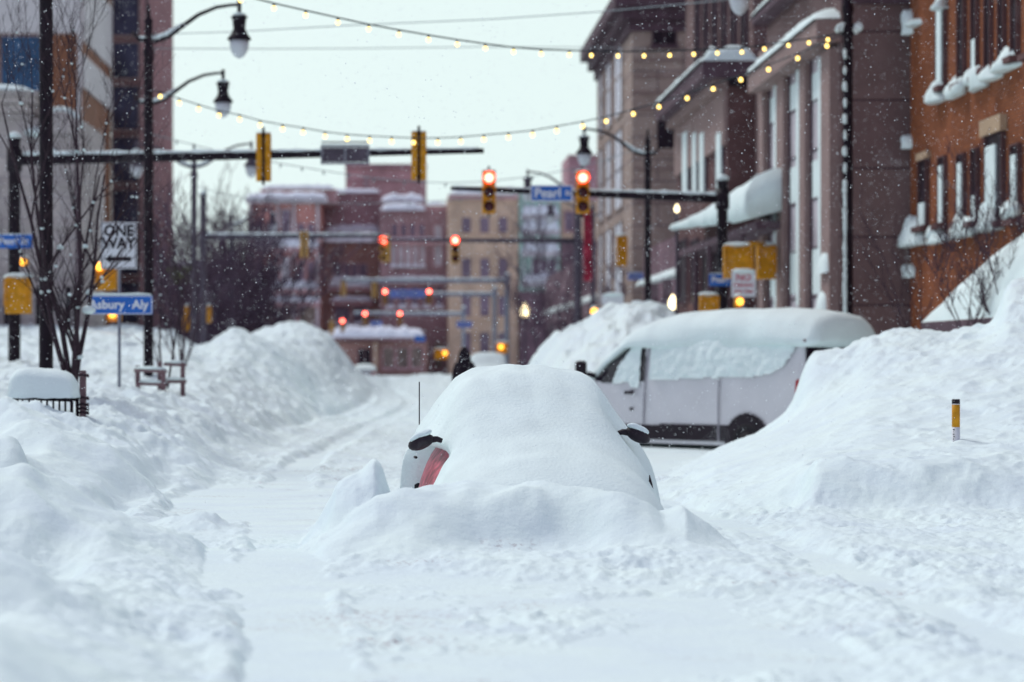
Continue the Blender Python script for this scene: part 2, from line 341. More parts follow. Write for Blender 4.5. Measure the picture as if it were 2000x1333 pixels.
# carriageway: shallow drifts, clods and wheel ruts that follow the street
st = 1-piled
curve = XX+.9*np.sin((YY-12)/16.)
H += st*(.05*fbm(XX*.9, YY*.45, 3, 31)+.03*billow(XX*2.6, YY*1.3, 3, 37)+.015*fbm(XX*8, YY*5, 3, 41)+.02*billow(XX*1.6+YY*.35, YY*.9, 2, 42))
clod = np.clip(vnoise(XX*.8+5, YY*.5, 43)*2+.1, 0, 1)
H += st*clod*(.045*billow(XX*3.5, YY*2.2, 3, 45)+.02*fbm(XX*8, YY*6, 2, 47))
H -= st*.13*np.exp(-((PX-470)/150.)**2-((YY-27.5)/3.)**2)
H += .13*np.exp(-(((PX-375-12*vnoise(XX*3, YY, 48))/75.)**4)-((YY-21.6)/.55)**2)*(1+.4*vnoise(XX*4, YY*3, 49))
rut = np.exp(-((curve+.5)/.2)**2)+np.exp(-((curve+2.0)/.2)**2)+.6*np.exp(-((curve-2.9-.02*YY)/.16)**2)
sh_ = np.exp(-((np.abs(curve+.5)-.32)/.12)**2)+np.exp(-((np.abs(curve+2.0)-.32)/.12)**2)
H += st*sh_*.035*(1+vnoise(XX*3, YY*2, 52))*np.clip((YY-9)/3, 0, 1)
H -= st*rut*.15*np.clip((YY-9)/3, 0, 1)*(1+.8*vnoise(XX*1.3, YY*1.3, 51))
ridge2 = np.exp(-((YY-15.2-.25*XX+.25*vnoise(XX*1.2, YY*0, 61))/.16)**2)*np.exp(-((XX-1.7)/.75)**4)
H += st*.055*ridge2
H += st*.05*np.exp(-((YY-14.7-.2*XX)/.18)**2)*np.exp(-((XX-3.3)/.45)**4)
# ploughed ridge in front of the buried car, and the slab left of it
RX = 780+XX/18.5*5000+26*vnoise(XX*2.5, YY*1.3, 75)
cz = np.interp(RX, [590,620,650,690,740,800,900,1050,1200,1290,1345,1390,1425,1450], [0,.50,.64,.76,.88,.93,.95,.96,.89,.78,.80,.66,.50,0])
cz = cz+.05*vnoise(XX*2.2, YY*1.5, 71)+.03*vnoise(XX*5, YY*4, 72)
yc = 18.95+.25*np.sin(XX*1.7)+.12*vnoise(XX*2, YY*0+3, 73)-.3*np.clip((PX-1290)/130, 0, 1)**2
dd = YY-yc
mid_ = np.exp(-((PX-1060)/190)**4)
wd_ = 1.05-.30*mid_+.14*vnoise(XX*1.1, YY*0+9, 74)
fall = np.where(dd < 0, np.exp(-(np.abs(dd)/wd_)**(1.6+1.1*mid_)), np.exp(-(dd/(1.5+1.8*np.exp(-((PX-1020)/230)**4)))**2))
fall = fall-.07*mid_*np.exp(-((dd+.75)/.30)**2)*(1+.5*vnoise(XX*3, YY*4, 76))
rz = base-.14+(cz-base+.14)*fall
win = np.clip((PX-585)/40, 0, 1)*np.clip((1455-PX)/40, 0, 1)*np.clip((YY-16.2)/.6, 0, 1)*np.clip((22.5-YY)/1.5, 0, 1)
kb = .12; dq = rz-H; hh_ = np.clip(kb-np.abs(dq), 0, kb)/kb; H = H+win*(np.maximum(dq, 0)+hh_*hh_*kb*.25)
wx = PX+10*vnoise(XX*6, YY*3, 91)
sc = np.interp(wx, [590,625,642,658,678,700,718,732,744,756,770,790], [.45,.62,.78,.92,.98,1.01,1.08,1.12,1.07,.9,.75,.5])
ys = YY-19.75-.12*vnoise(XX*4, YY*0, 92)
sf = np.where(ys < 0, np.exp(-(np.abs(ys)/.75)**2.2), np.exp(-(ys/.7)**2))
H = np.maximum(H, base+(sc-base)*sf+sf*.03*billow(XX*6, YY*6, 2, 93))
def region(px, Y, ex):
    r = np.zeros(px.shape, int)
    on = ex > .13
    r[on & (px < 480) & (Y < 15.2)] = 1
    r[on & (px < 480) & (Y >= 15.2) & (Y < 23)] = 2
    r[on & (px < 620) & (Y >= 23) & (Y < 60)] = 3
    r[on & (px < 700) & (Y >= 60) & (Y < 87)] = 4
    r[on & (px < 775) & (Y >= 87) & (Y < 115)] = 5
    r[on & (px > 930) & (Y >= 51) & (Y < 85)] = 6
    r[on & (px > 1260) & (Y >= 20.6) & (Y < 51)] = 7
    r[on & (px > 600) & (px < 1460) & (Y > 16.8) & (Y < 20.6)] = 8
    r[on & (px > 618) & (px < 770) & (Y > 19.1) & (Y < 20.6) & (px < 762)] = 9
    return r
nr, nc = PX.shape
P3 = np.stack([XX, YY, H], -1).reshape(-1, 3)
# normals of the whole sheet so that the pieces shade as one surface
dX = np.gradient(np.stack([XX,YY,H],-1), axis=1); dY = np.gradient(np.stack([XX,YY,H],-1), axis=0)
NN = np.cross(dX, dY); NN /= np.linalg.norm(NN, axis=-1, keepdims=True); NN = NN.reshape(-1, 3)
fi = (np.arange(nr-1)[:,None]*nc+np.arange(nc-1)[None,:]).reshape(-1)
quads = np.stack([fi, fi+1, fi+nc+1, fi+nc], -1)
ctr = lambda A: ((A[:-1,:-1]+A[1:,1:])/2).reshape(-1)
reg = region(ctr(PX), ctr(YY), ctr(H-base))
def sheet(name, sel, m):
    q = quads[sel]; used, inv = np.unique(q, return_inverse=True)
    inv = inv.reshape(-1)
    me = bpy.data.meshes.new(name)
    me.vertices.add(len(used)); me.vertices.foreach_set('co', P3[used].astype(np.float32).reshape(-1))
    me.loops.add(len(inv)); me.loops.foreach_set('vertex_index', inv.astype(np.int32))
    me.polygons.add(len(q)); me.polygons.foreach_set('loop_start', np.arange(0, len(inv), 4, dtype=np.int32))
    me.polygons.foreach_set('use_smooth', np.ones(len(q), bool))
    me.update(); me.validate(); me.materials.append(m)
    me.normals_split_custom_set_from_vertices([tuple(n) for n in NN[used]])
    return link(name, me)
tag(sheet('snowy_street', reg == 0, M['snow_road']), kind='structure')
banks = {1:'low rounded snow bank in the bottom left corner, nearest the camera',
 2:'rounded bank of snow with a broken edge at left, second from the camera',
 3:'long lumpy roadside snow bank behind the railing and the two street signs',
 4:'peaked snow pile with a notch below the bare trees at far left of the street',
 5:'greyish round-topped snow pile beyond the peaked one, in front of the brick buildings',
 6:'tall snow heap with a blocky top behind the white van',
 7:'huge smooth ploughed snow bank at right that buries the back of the van',
 8:'low ploughed snow ridge lying across the front of the buried car',
 9:'upright slab of snow standing just left of the buried car'}
for i, lb in banks.items():
    if (reg == i).any():
        nm = {8:'snow_ridge', 9:'snow_slab'}.get(i, 'snow_bank')
        tag(sheet(nm, reg == i, M['snow']), lb, 'snow ridge' if i == 8 else 'snow slab' if i == 9 else 'snow bank')
g = MB(); g.v = [(-3000,-500,-.06),(3000,-500,-.06),(3000,4000,-.06),(-3000,4000,-.06)]; g.f = [(0,1,2,3)]
tag(g.build('ground', M['snow_soft']), kind='structure')

# ------------------------------------------------------------------ buried car
def superloft(st, n, half=9, left=None):
    """stations (s, W, top, base); superellipse sections; returns MB in local coords x lateral, y=s"""
    mb = MB(); cols = 2*half+1; vs = []
    for (s, w, tp, bs) in st:
        for j in range(cols):
            a = math.pi*j/(cols-1)          # from left base over the top to right base
            c, sn = math.cos(a), math.sin(a)
            x = -w*math.copysign(abs(c)**(2/n), c); z = bs+(tp-bs)*abs(sn)**(2/n)
            if left: x, z = left(x, s, z)
            vs.append((x, s, z))
    fs = []
    for i in range(len(st)-1):
        for j in range(cols-1):
            fs.append((i*cols+j, (i+1)*cols+j, (i+1)*cols+j+1, i*cols+j+1))
    fs.append(tuple(range(cols))); fs.append(tuple((len(st)-1)*cols+j for j in range(cols-1,-1,-1)))
    return mb.add(vs, fs)
def interp_st(keys, step, s0, s1):
    ks = np.array(keys); out = []
    ss = np.arange(s0, s1+1e-6, step)
    cur = [np.interp(ss, ks[:,0], ks[:,i]) for i in range(1, ks.shape[1])]
    kk = np.ones(5)/5
    for i in range(len(cur)):
        p = np.pad(cur[i], 2, mode='edge'); cur[i] = np.convolve(p, kk, mode='valid')
    return [tuple([s]+[c[j] for c in cur]) for j, s in enumerate(ss)]
def n3(x, y, z, sc, seed):
    a = np.array([x*sc+z*sc*.7]); b = np.array([y*sc-z*sc*.6]); return float(vnoise(a, b, seed)[0])
car = empty('buried_car', (1.14, 19.45, .0), 'small red car buried to the roof in deep smooth snow, only its mirrors showing', 'car', rz=R(1.0))
body = superloft(interp_st([(0,.70,.72,.2),(.12,.82,.82,.2),(1.0,.90,.92,.2),(1.25,.96,.97,.2),(2.0,.98,1.32,.2),(2.6,.985,1.42,.2),(3.4,.95,1.42,.2),(4.0,.82,1.12,.2),(4.25,.74,.9,.2)], .1, 0, 4.25), 2.7, 14)
body.build('body', M['carred'], car, True)
def cut(x, s, z):
    if x < 0 and z < 1.2 and 1.15 < s < 3.3:
        f = min(1, (s-1.15)/.25)*min(1, (3.3-s)/.12)*min(1, (1.2-z)/.08)
        x = x*(1-f)+max(x, -.68)*f
    d = .030*n3(x, s, z, 1.4, 5)+.016*n3(x, s, z, 4.5, 9)
    if x < 0 and s < 1.3: x *= 1-.05*min(1, max(0, (1.25-z)/.3))
    return x*(1+d), z*(1+d*.6)
def carsection(st, half=48):
    # trapezoid-like greenhouse sections over the roof, fuller ones over the bonnet
    vs = []; cols = 2*half+1
    for (s, w, tp, bs) in st:
        k_ = min(1, max(0, (s-.9)/1.1)); T_ = tp-bs
        for j in range(cols):
            phi = math.pi*j/(cols-1); p = min(phi, math.pi-phi)
            c, sn = math.cos(p), math.sin(p); n_ = 2.7
            r1 = (abs(c)**n_+abs(sn)**n_)**(-1/n_); r2 = float(np.interp(p, tb_phi, tb_rho)); rho = r1*(1-k_)+r2*k_
            x = w*rho*c*(-1 if phi < math.pi/2 else 1); z = bs+T_*rho*sn
            x, z = cut(x, s, z); vs.append((x, s, z))
    fs = [(i*cols+j, (i+1)*cols+j, (i+1)*cols+j+1, i*cols+j+1) for i in range(len(st)-1) for j in range(cols-1)]
    fs += [tuple(range(cols)), tuple((len(st)-1)*cols+j for j in range(cols-1,-1,-1))]
    return MB().add(vs, fs)
keys = [(-.5,.75,.62,.3),(-.3,.90,.84,.3),(-.1,.95,.96,.3),(.1,.97,1.03,.3),(.3,.98,1.10,.3),(.8,.98,1.21,.3),(1.2,1.0,1.32,.3),(1.6,1.02,1.48,.3),(2.0,1.04,1.66,.3),(2.3,1.05,1.76,.3),(2.8,1.05,1.82,.3),(3.4,1.05,1.82,.3),(3.9,1.03,1.7,.3),(4.3,.95,1.3,.3),(4.5,.8,.8,.3)]
TB = [(0,1.05),(.36,1.02),(.50,.97),(.62,.87),(.73,.75),(.80,.68),(.87,.62),(.93,.56),(.97,.47),(.992,.30),(1.0,.0)]
tb_phi = np.array([math.atan2(q, r_) for q, r_ in TB]); tb_rho = np.array([math.hypot(q, r_) for q, r_ in TB])
carsection(interp_st(keys, .05, -.5, 4.5)).build('snow_cover', M['snow_soft'], car, True)
inv = Matrix.Rotation(R(-1.0), 4, 'Z')
def loc_car(px, py, Y): return inv @ (W(px, py, Y)-Vector((1.14,19.45,0)))
for (px, py, Y, sx) in ((822,864,20.9,-1), (1246,850,21.3,1)):
    c = loc_car(px, py, Y); mb = MB(); mb.blob((0,0,0), (.105,.075,.062), .06, seed=3)
    mr = mb.build('wing_mirror', M['plastic'], car, True); mr.location = c; mr.rotation_euler = (0, R(24*(-sx)*-1), R(8*sx))
    a = MB(); a.tube([(-sx*.07,0,-.01),(-sx*.13,.02,-.03),(-sx*.16,.03,-.06)], [.03,.024,.02], 8).build('mirror_arm', M['plastic'], mr, True)
    s_ = MB(); s_.blob((-sx*.02,0,.05), (.09,.07,.03), .15, seed=8).build('snow', M['snow'], mr, True)
c = loc_car(819, 800, 23.2); MB().tube([c-Vector((0,0,.15)), c+Vector((0,0,.25))], .006, 6).build('antenna', M['plastic'], car)
c = loc_car(813, 894, 21.7); h = MB(); h.tube([c, c+Vector((-.01,.12,.0))], .012, 6).build('door_handle', M['plastic'], car)
c = loc_car(1271, 955, 20.6); h = MB(); h.tube([c+Vector((-.01,0,.11)), c+Vector((.0,.0,.03)), c+Vector((.008,0,-.06))], [.004,.016,.02], 8).build('bumper_trim', M['plastic'], car)
# wheel seen as a dark wedge at the left rear
c = loc_car(789, 925, 23.3)
w_ = MB(); w_.lathe([(.0,-.09),(.30,-.09),(.32,-.06),(.32,.06),(.30,.09),(.0,.09)], n=24)
wo = w_.build('wheel', M['rubber'], car, True); wo.location = (-.86, 3.45, .55); wo.rotation_euler = (0,R(90),0)

# ------------------------------------------------------------------ van
VO = Vector((7.14, 45.5, 0)); VA = R(50); VK = 1.085
van = empty('snowbound_van', VO, 'white cargo van stuck sideways with thick snow on its roof and side', 'van', rz=0)
dv = Vector((-math.cos(VA), math.sin(VA), 0))*VK; nv = Vector((-math.sin(VA), -math.cos(VA), 0))   # forward, outward on the near side
def vp(t, w, z):   # t from rear, w outward from the near side plane
    return dv*t+nv*w+Vector((0,0,z))
vtop = [(-.02,1.9),(0,2.2),(.12,2.34),(.6,2.40),(3.4,2.40),(3.9,2.33),(4.5,1.95),(5.0,1.50),(5.15,1.42),(5.6,1.28),(5.8,1.12),(5.9,.8)]
def vT(t): return float(np.interp(t, [a for a,_ in vtop], [b for _,b in vtop]))
def vW(t): return float(np.interp(t, [0,.1,5.2,5.7,5.9], [.97,1.0,1.0,.93,.78]))
def sidew(t, z):
    T = vT(t); r = min(.9999, max(0, (z-.3)/(T-.3)))
    hw = vW(t)*(1-r**9)**(1/9.)*(1-.09*max(0, z-1.2)/1.1)
    return hw-1.0
mb = MB(); vs = []; cols = 44; tt = list(np.linspace(0, .15, 4))+list(np.linspace(.3, 5.7, 46))+[5.78,5.85,5.9]
for t_ in tt:
    T = vT(t_)
    for j in range(cols):
        a = math.pi*j/(cols-1); cc, sn = math.cos(a), math.sin(a)
        z = .3+(T-.3)*abs(sn)**(2/9.); hw = vW(t_)*abs(cc)**(2/9.)*(1-.09*max(0, z-1.2)/1.1)
        vs.append(vp(t_, math.copysign(hw, cc)-1.0, z))
fs = []
for i in range(len(tt)-1):
    for j in range(cols-1): fs.append((i*cols+j, i*cols+j+1, (i+1)*cols+j+1, (i+1)*cols+j))
fs.append(tuple(range(cols-1,-1,-1))); fs.append(tuple((len(tt)-1)*cols+j for j in range(cols)))
mb.add(vs, fs).build('body', M['vanpaint'], van, True)
def inpoly(x, y, P):
    c = False; j = len(P)-1
    for i in range(len(P)):
        if (P[i][1] > y) != (P[j][1] > y) and x < (P[j][0]-P[i][0])*(y-P[i][1])/(P[j][1]-P[i][1])+P[i][0]: c = not c
        j = i
    return c
def patch(poly, off, step=.03, rough=0., seed=0, edge=0.):
    x0 = min(p[0] for p in poly); x1 = max(p[0] for p in poly); y0 = min(p[1] for p in poly); y1 = max(p[1] for p in poly)
    nx = int((x1-x0)/step)+2; ny = int((y1-y0)/step)+2; mb = MB(); idx = {}
    def vi(i, j):
        if (i, j) not in idx:
            t_ = x0+i*step; z = y0+j*step; o = off+(rough*n3(t_, z, 0, 6, seed)+rough*.6*n3(t_, z, 0, 14, seed+2) if rough else 0)
            idx[(i, j)] = len(mb.v); mb.v.append(tuple(vp(t_, sidew(t_, z)+o, z)))
        return idx[(i, j)]
    for i in range(nx):
        for j in range(ny):
            a, b = x0+(i+.5)*step, y0+(j+.5)*step
            if edge: a += edge*n3(a, b, 0, 4, seed+4); b += edge*n3(a, b, 0, 4, seed+6)
            if inpoly(a, b, poly): mb.f.append((vi(i+1,j), vi(i,j), vi(i,j+1), vi(i+1,j+1)))
    return mb
def tpx(px): kk = (px-VX)/F; return (VO.x-VO.y*kk)/(VK*(math.cos(VA)+kk*math.sin(VA)))
def spt(px, py): t_ = tpx(px); return (t_, zat(py, VO.y+VK*math.sin(VA)*t_))
patch([spt(*p) for p in [(1140,738),(1146,722),(1165,702),(1195,682),(1225,668),(1256,666),(1258,745),(1180,748)]], .012).build('side_window', M['glass'], van, True)
patch([spt(*p) for p in [(1198,752),(1200,738),(1206,718),(1218,700),(1226,680),(1240,672),(1249,672),(1249,756),(1232,757),(1226,748),(1212,748)]], .035, .025, .02, 3, .03).build('window_snow', M['snow_soft'], van, True)
patch([spt(*p) for p in [(1268,654),(1545,652),(1552,668),(1545,690),(1530,715),(1505,730),(1470,736),(1400,738),(1330,741),(1268,742)]], .04, .03, .022, 11, .02).build('side_snow', M['snow_soft'], van, True)
patch([spt(*p) for p in [(1150,828),(1400,830),(1560,833),(1560,868),(1400,862),(1150,857)]], .018).build('side_cladding', M['plastic'], van, True)
patch([spt(*p) for p in [(1224,763),(1243,763),(1243,770),(1224,770)]], .075, .02).build('door_handle', M['plastic'], van)
patch([spt(*p) for p in [(1232,795),(1238,795),(1238,802),(1232,802)]], .03, .02).build('door_lock', M['plastic'], van)
patch([spt(*p) for p in [(1261,652),(1264,652),(1259,830),(1256,830)]], .012, .012).build('door_seam', M['seam'], van)
patch([spt(*p) for p in [(1403,742),(1406,742),(1406,862),(1403,862)]], .024, .012).build('panel_seam', M['seam'], van)
patch([(.0,1.02),(.13,1.02),(.13,1.50),(.06,1.53),(.0,1.5)], .02, .02).build('tail_light', M['tail'], van)
# wheels with arches
for nm_t in (1.17, 4.75):
    arch = [(nm_t+.50*math.cos(a), .40+.50*math.sin(a)) for a in np.linspace(0, math.pi, 20)]+[(nm_t-.5,.33),(nm_t+.5,.33)]
    patch(arch, .026, .025).build('wheel_arch', M['plastic'], van, True)
    wv = MB(); prof = [(.12,-.02),(.20,.0),(.24,.03),(.32,.045),(.35,.02),(.35,-.16),(.32,-.18)]
    wv.lathe(prof, n=28); wo = wv.build('wheel', M['rubber'], van, True)
    wo.location = vp(nm_t, .0, .36); wo.rotation_euler = (R(90), 0, -VA)
    hv = MB(); hv.lathe([(.0,.01),(.05,.02),(.06,-.0),(.18,-.012),(.21,.02)], n=18); ho = hv.build('rim', M['rubber'], wo, True); ho.location = (0,0,.02)
# rear window strip, lintel and rear door
mb = MB(); q = [vp(-.035, -.12-u*1.7, z) for u, z in ((0,1.5),(1,1.5),(1,2.17),(0,2.17))]
mb.v = [tuple(p) for p in q]+[tuple(p-dv*.0+dv*.03) for p in q]; mb.f = [(0,1,2,3),(7,6,5,4),(0,4,5,1),(1,5,6,2),(2,6,7,3),(3,7,4,0)]
mb.build('rear_window', M['glass'], van)
mb = MB(); q = [vp(-.06, -.05-u*1.85, z) for u, z in ((0,2.19),(1,2.19),(1,2.235),(0,2.235))]
mb.v = [tuple(p) for p in q]+[tuple(p+dv*.06) for p in q]; mb.f = [(0,1,2,3),(7,6,5,4),(0,4,5,1),(1,5,6,2),(2,6,7,3),(3,7,4,0)]
mb.build('rear_trim', M['wood'], van)
mv = MB(); q = vp(5.02, .16, 1.69); mv.bev(q.x-.11,q.x+.11,q.y-.08,q.y+.08,q.z-.16,q.z+.16,.04); mv.tube([vp(4.95,.05,1.6), vp(4.9,-.1,1.55)], .05, 8); mv.build('wing_mirror', M['plastic'], van, True)
# roof snow, thick, hanging over the edges and down the windscreen
rk = [(-.26,2.28,2.2),(-.2,2.55,2.15),(-.08,2.70,2.12),(.4,2.80,2.15),(1.5,2.83,2.12),(3.0,2.80,2.12),(3.6,2.73,2.1),(4.1,2.5,2.1),(4.5,2.17,1.85),(4.9,1.86,1.5),(5.2,1.62,1.3),(5.6,1.52,1.15),(5.9,1.35,1.0),(6.05,1.0,.9)]
mb = MB(); ss = np.arange(-.26, 6.06, .07); c1 = 36; vs = []
for i, s1 in enumerate(ss):
    tp = float(np.interp(s1, [a[0] for a in rk], [a[1] for a in rk])); bs = float(np.interp(s1, [a[0] for a in rk], [a[2] for a in rk]))
    wd = float(np.interp(s1, [-.26,-.12,.3,3.8,4.6,6.05], [.75,.92,.955,.955,.97,.8]))
    for j in range(c1):
        a = 2*math.pi*j/c1; cc, sn = math.cos(a), math.sin(a)
        n_ = 2.5
        x = wd*math.copysign(abs(cc)**(2/n_), cc)*(1+.05*math.sin(s1*1.9+1)*(sn < .3)); z = bs+(tp-bs)*abs(sn)**(2/n_) if sn > 0 else bs-.03*abs(sn)
        d = .03*n3(x, s1, z, 1.3, 21)+.012*n3(x, s1, z, 4, 22)
        vs.append(vp(s1, x*(1+d)-1.0, z+d))
fs = [(i*c1+j, i*c1+(j+1) % c1, (i+1)*c1+(j+1) % c1, (i+1)*c1+j) for i in range(len(ss)-1) for j in range(c1)]
fs += [tuple(range(c1-1,-1,-1)), tuple((len(ss)-1)*c1+j for j in range(c1))]
mb.add(vs, fs).build('snow_cover', M['snow_soft'], van, True)

# ------------------------------------------------------------------ street lamps
def lamp_parts(root, arm_dir, head, far=False, double=False, snow=True, hz=8.5, on=False):
    """post along z, gooseneck arm(s), bell-shaped hood with a hanging globe"""
    bm = M['blackfar'] if far else M['black']
    p = MB(); p.lathe([(.20,0),(.20,.35),(.15,.45),(.13,.8),(.105,.9),(.10,hz-.5),(.12,hz-.45),(.12,hz-.35),(.09,hz-.3),(.085,hz+.25),(.11,hz+.28),(.05,hz+.36),(.03,hz+.62),(.0,hz+.66)], n=14)
    p.build('post', bm, root, True)
    for s in ((arm_dir, -arm_dir) if double else (arm_dir,)):
        A = MB(); L_ = head[0]; pts = []
        for (a, b) in ((-.18,.05),(-.1,-.12),(.08,-.14),(.22,-.04),(.38,.18),(.55,.42),(.75,.58),(.92,.63),(1.0,.63)):
            pts.append((s*a*L_, 0, hz+b*head[1]))
        A.tube(pts, [.035,.045,.06,.06,.05,.045,.04,.035,.035], 8); A.tube([(s*L_,0,hz+.72*head[1]),(s*L_,0,hz+.38*head[1])], [.05,.04], 8)
        ao = A.build('arm', bm, root, True)
        h = MB(); zt = hz+.42*head[1]
        h.lathe([(.05,0),(.13,-.02),(.19,-.05),(.15,-.10),(.13,-.30),(.17,-.40),(.25,-.50),(.26,-.54),(.22,-.56)], (s*L_,0,zt), 16)
        ho = h.build('lamp_hood', bm, root, True)
        gl = MB(); gl.lathe([(.21,-.56),(.205,-.68),(.17,-.80),(.10,-.90),(.03,-.94)], (s*L_,0,zt), 16)
        gl.build('globe', M['lamp_on'] if on else M['globe'], root, True)
        if snow:
            q = [(x, 0, z+.05) for x, _, z in pts[1:5]]
            sn = MB(); sn.tube(q, [.03,.06,.07,.03], 8); sn.build('snow', M['snow_soft'], root, True); MB().blob((s*L_,0,zt), (.15,.15,.05), .1).build('snow', M['snow_soft'], ho, True)
def lamp(px, Y, arm, label, far=False, double=False, z0=.2, hz=None, head=(1.95,1.0), snow=True, group='black gooseneck street lamps'):
    r = empty('street_lamp', (xat(px, Y), Y, z0), label, 'street lamp', group)
    lamp_parts(r, arm, head, far, double, snow, (hz if hz else 8.5)-z0); return r
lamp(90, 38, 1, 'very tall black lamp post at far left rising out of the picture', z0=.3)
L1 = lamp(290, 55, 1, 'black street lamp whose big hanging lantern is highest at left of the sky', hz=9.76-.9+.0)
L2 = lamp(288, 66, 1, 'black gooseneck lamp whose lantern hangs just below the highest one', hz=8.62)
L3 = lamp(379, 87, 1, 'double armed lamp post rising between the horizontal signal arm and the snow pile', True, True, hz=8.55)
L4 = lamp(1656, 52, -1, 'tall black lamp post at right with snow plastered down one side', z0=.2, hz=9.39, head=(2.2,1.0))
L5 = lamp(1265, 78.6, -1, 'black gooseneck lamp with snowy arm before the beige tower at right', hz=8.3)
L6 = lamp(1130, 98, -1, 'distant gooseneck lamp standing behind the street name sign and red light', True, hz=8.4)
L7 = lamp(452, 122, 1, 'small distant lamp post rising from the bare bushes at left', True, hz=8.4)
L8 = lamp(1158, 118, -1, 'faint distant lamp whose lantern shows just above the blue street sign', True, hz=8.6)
# plastered snow on the near right post, collar of snow where the light strings tie on
s = MB()
for i in range(58):
    z = 1.6+i*.11
    if z > 5.2 and i % 3: continue
    s.blob((-.07,-.08,z), (.045+.008*math.sin(i), .03, .10), .2, 8, 6, seed=i)
s.build('plastered_snow', M['snow_soft'], L4, True)
s = MB(); s.tube([(-.2,0,8.35),(.2,0,8.35)], .05, 8); s.lathe([(.12,8.25),(.15,8.3),(.15,8.45),(.11,8.5)], n=12); s.build('collar', M['black'], L4, True)
s = MB()
for i in range(5): s.blob((-.2+i*.1,-.06,8.38+.04*math.sin(i*2)), (.08,.07,.10), .25, seed=i)
s.build('collar_snow', M['snow_soft'], L4, True)
s = MB(); s.lathe([(.02,0),(.09,.02),(.10,.3),(.08,.36),(0,.38)], n=10); s.build('tape_band', M['yellow'], [o for o in COL.objects if o.name == 'street_lamp'][0], True).location = (.0,-.03,.95)

# ------------------------------------------------------------------ light strings
bulb_me = MB().lathe([(.0,-.055),(.022,-.05),(.042,-.03),(.045,-.005),(.032,.03),(.018,.045)], n=10).mesh('bulb', True); bulb_me.materials.append(M['bulb'])
bulb_dim = bulb_me.copy(); bulb_dim.materials.clear(); bulb_dim.materials.append(M['wirefar'])
sock_me = MB().lathe([(.02,.04),(.026,.045),(.026,.10),(.012,.115)], n=8).mesh('socket', True); sock_me.materials.append(M['black'])
def lightstring(pts, Y0, Y1, label, wirem, rad, bulbs=True, scale=1., group='strings of light bulbs across the street', extra=()):
    n = len(pts); P = []
    x0, x1 = pts[0][0], pts[-1][0]
    def Yf(px): return Y0+(Y1-Y0)*(px-x0)/(x1-x0)
    P = [W(px, py, Yf(px)) for px, py in pts]
    r = empty('string_light', P[0], label, 'string of lights', group)
    MB().tube([p-P[0] for p in P], rad, 5).build('wire', wirem, r, True)
    if bulbs:
        for p in P[1:-1]:
            b = link('bulb', bulb_me if scale > .75 else bulb_dim, r, p-P[0]-Vector((0,0,.10*scale))); b.scale = (scale,)*3
            link('socket', sock_me, b)
    return r
s1 = [(60,-135),(300,-60),(400,-30),(470,-9),(535,7),(597,21),(660,35),(720,48),(779,59),(837,69),(893,78),(948,86),(1003,93),(1057,97),(1112,99),(1155,100),(1207,101),(1258,101),(1308,100),(1355,98),(1401,96),(1449,94),(1493,88),(1540,81),(1580,76),(1617,70),(1654,62)]
lightstring(s1, 38, 52, 'upper string of light bulbs crossing the sky to the snowy lamp post at right', M['wire'], .014, scale=.78)
s2 = [(292,176),(313,180),(350,193),(388,205),(428,217),(468,225),(508,236),(552,244),(592,250),(635,258),(678,263),(722,266),(765,268),(808,270),(855,270),(900,268),(945,264),(993,260),(1040,255),(1087,247),(1138,238),(1184,228),(1237,214),(1287,200),(1342,183),(1393,165),(1447,147),(1501,127),(1558,105),(1615,81),(1652,64)]
lightstring(s2, 55, 52, 'lower string of lit bulbs sagging just above the black signal arm', M['wire'], .012, scale=.91)
s3 = [(294,262),(345,275),(380,284),(412,292),(452,302),(500,311),(548,320),(590,327),(632,334),(680,341),(730,348),(790,354),(870,358),(950,355),(1040,345),(1120,330),(1190,310),(1262,286)]
lightstring(s3, 66, 78, 'faint string of small bulbs passing behind the black signal arm', M['wirefar'], .012, scale=.7)
s4 = [(380,362),(400,369),(425,376),(450,382),(480,387),(540,394),(620,397),(700,398),(800,396),(900,390),(1000,381),(1128,365)]
lightstring(s4, 87, 98, 'very faint lowest string of bulbs above the red brick roofs', M['wirefar'], .014, scale=.6)
for pts, Ya, Yb, lb in (([(292,95),(500,96),(700,95),(940,92),(1160,93),(1262,95)], 60, 80, 'thin lower cable stretched level across the sky'), ([(292,68),(470,62),(680,50),(960,38),(1165,24),(1400,2),(1654,-28)], 58, 52, 'thin upper cable rising to the right across the sky')):
    P = [W(a, b, Ya+(Yb-Ya)*i/(len(pts)-1)) for i, (a, b) in enumerate(pts)]
    tag(MB().tube(P, .011, 5).build('overhead_cable', M['wirefar'], None, True), lb, 'cable')

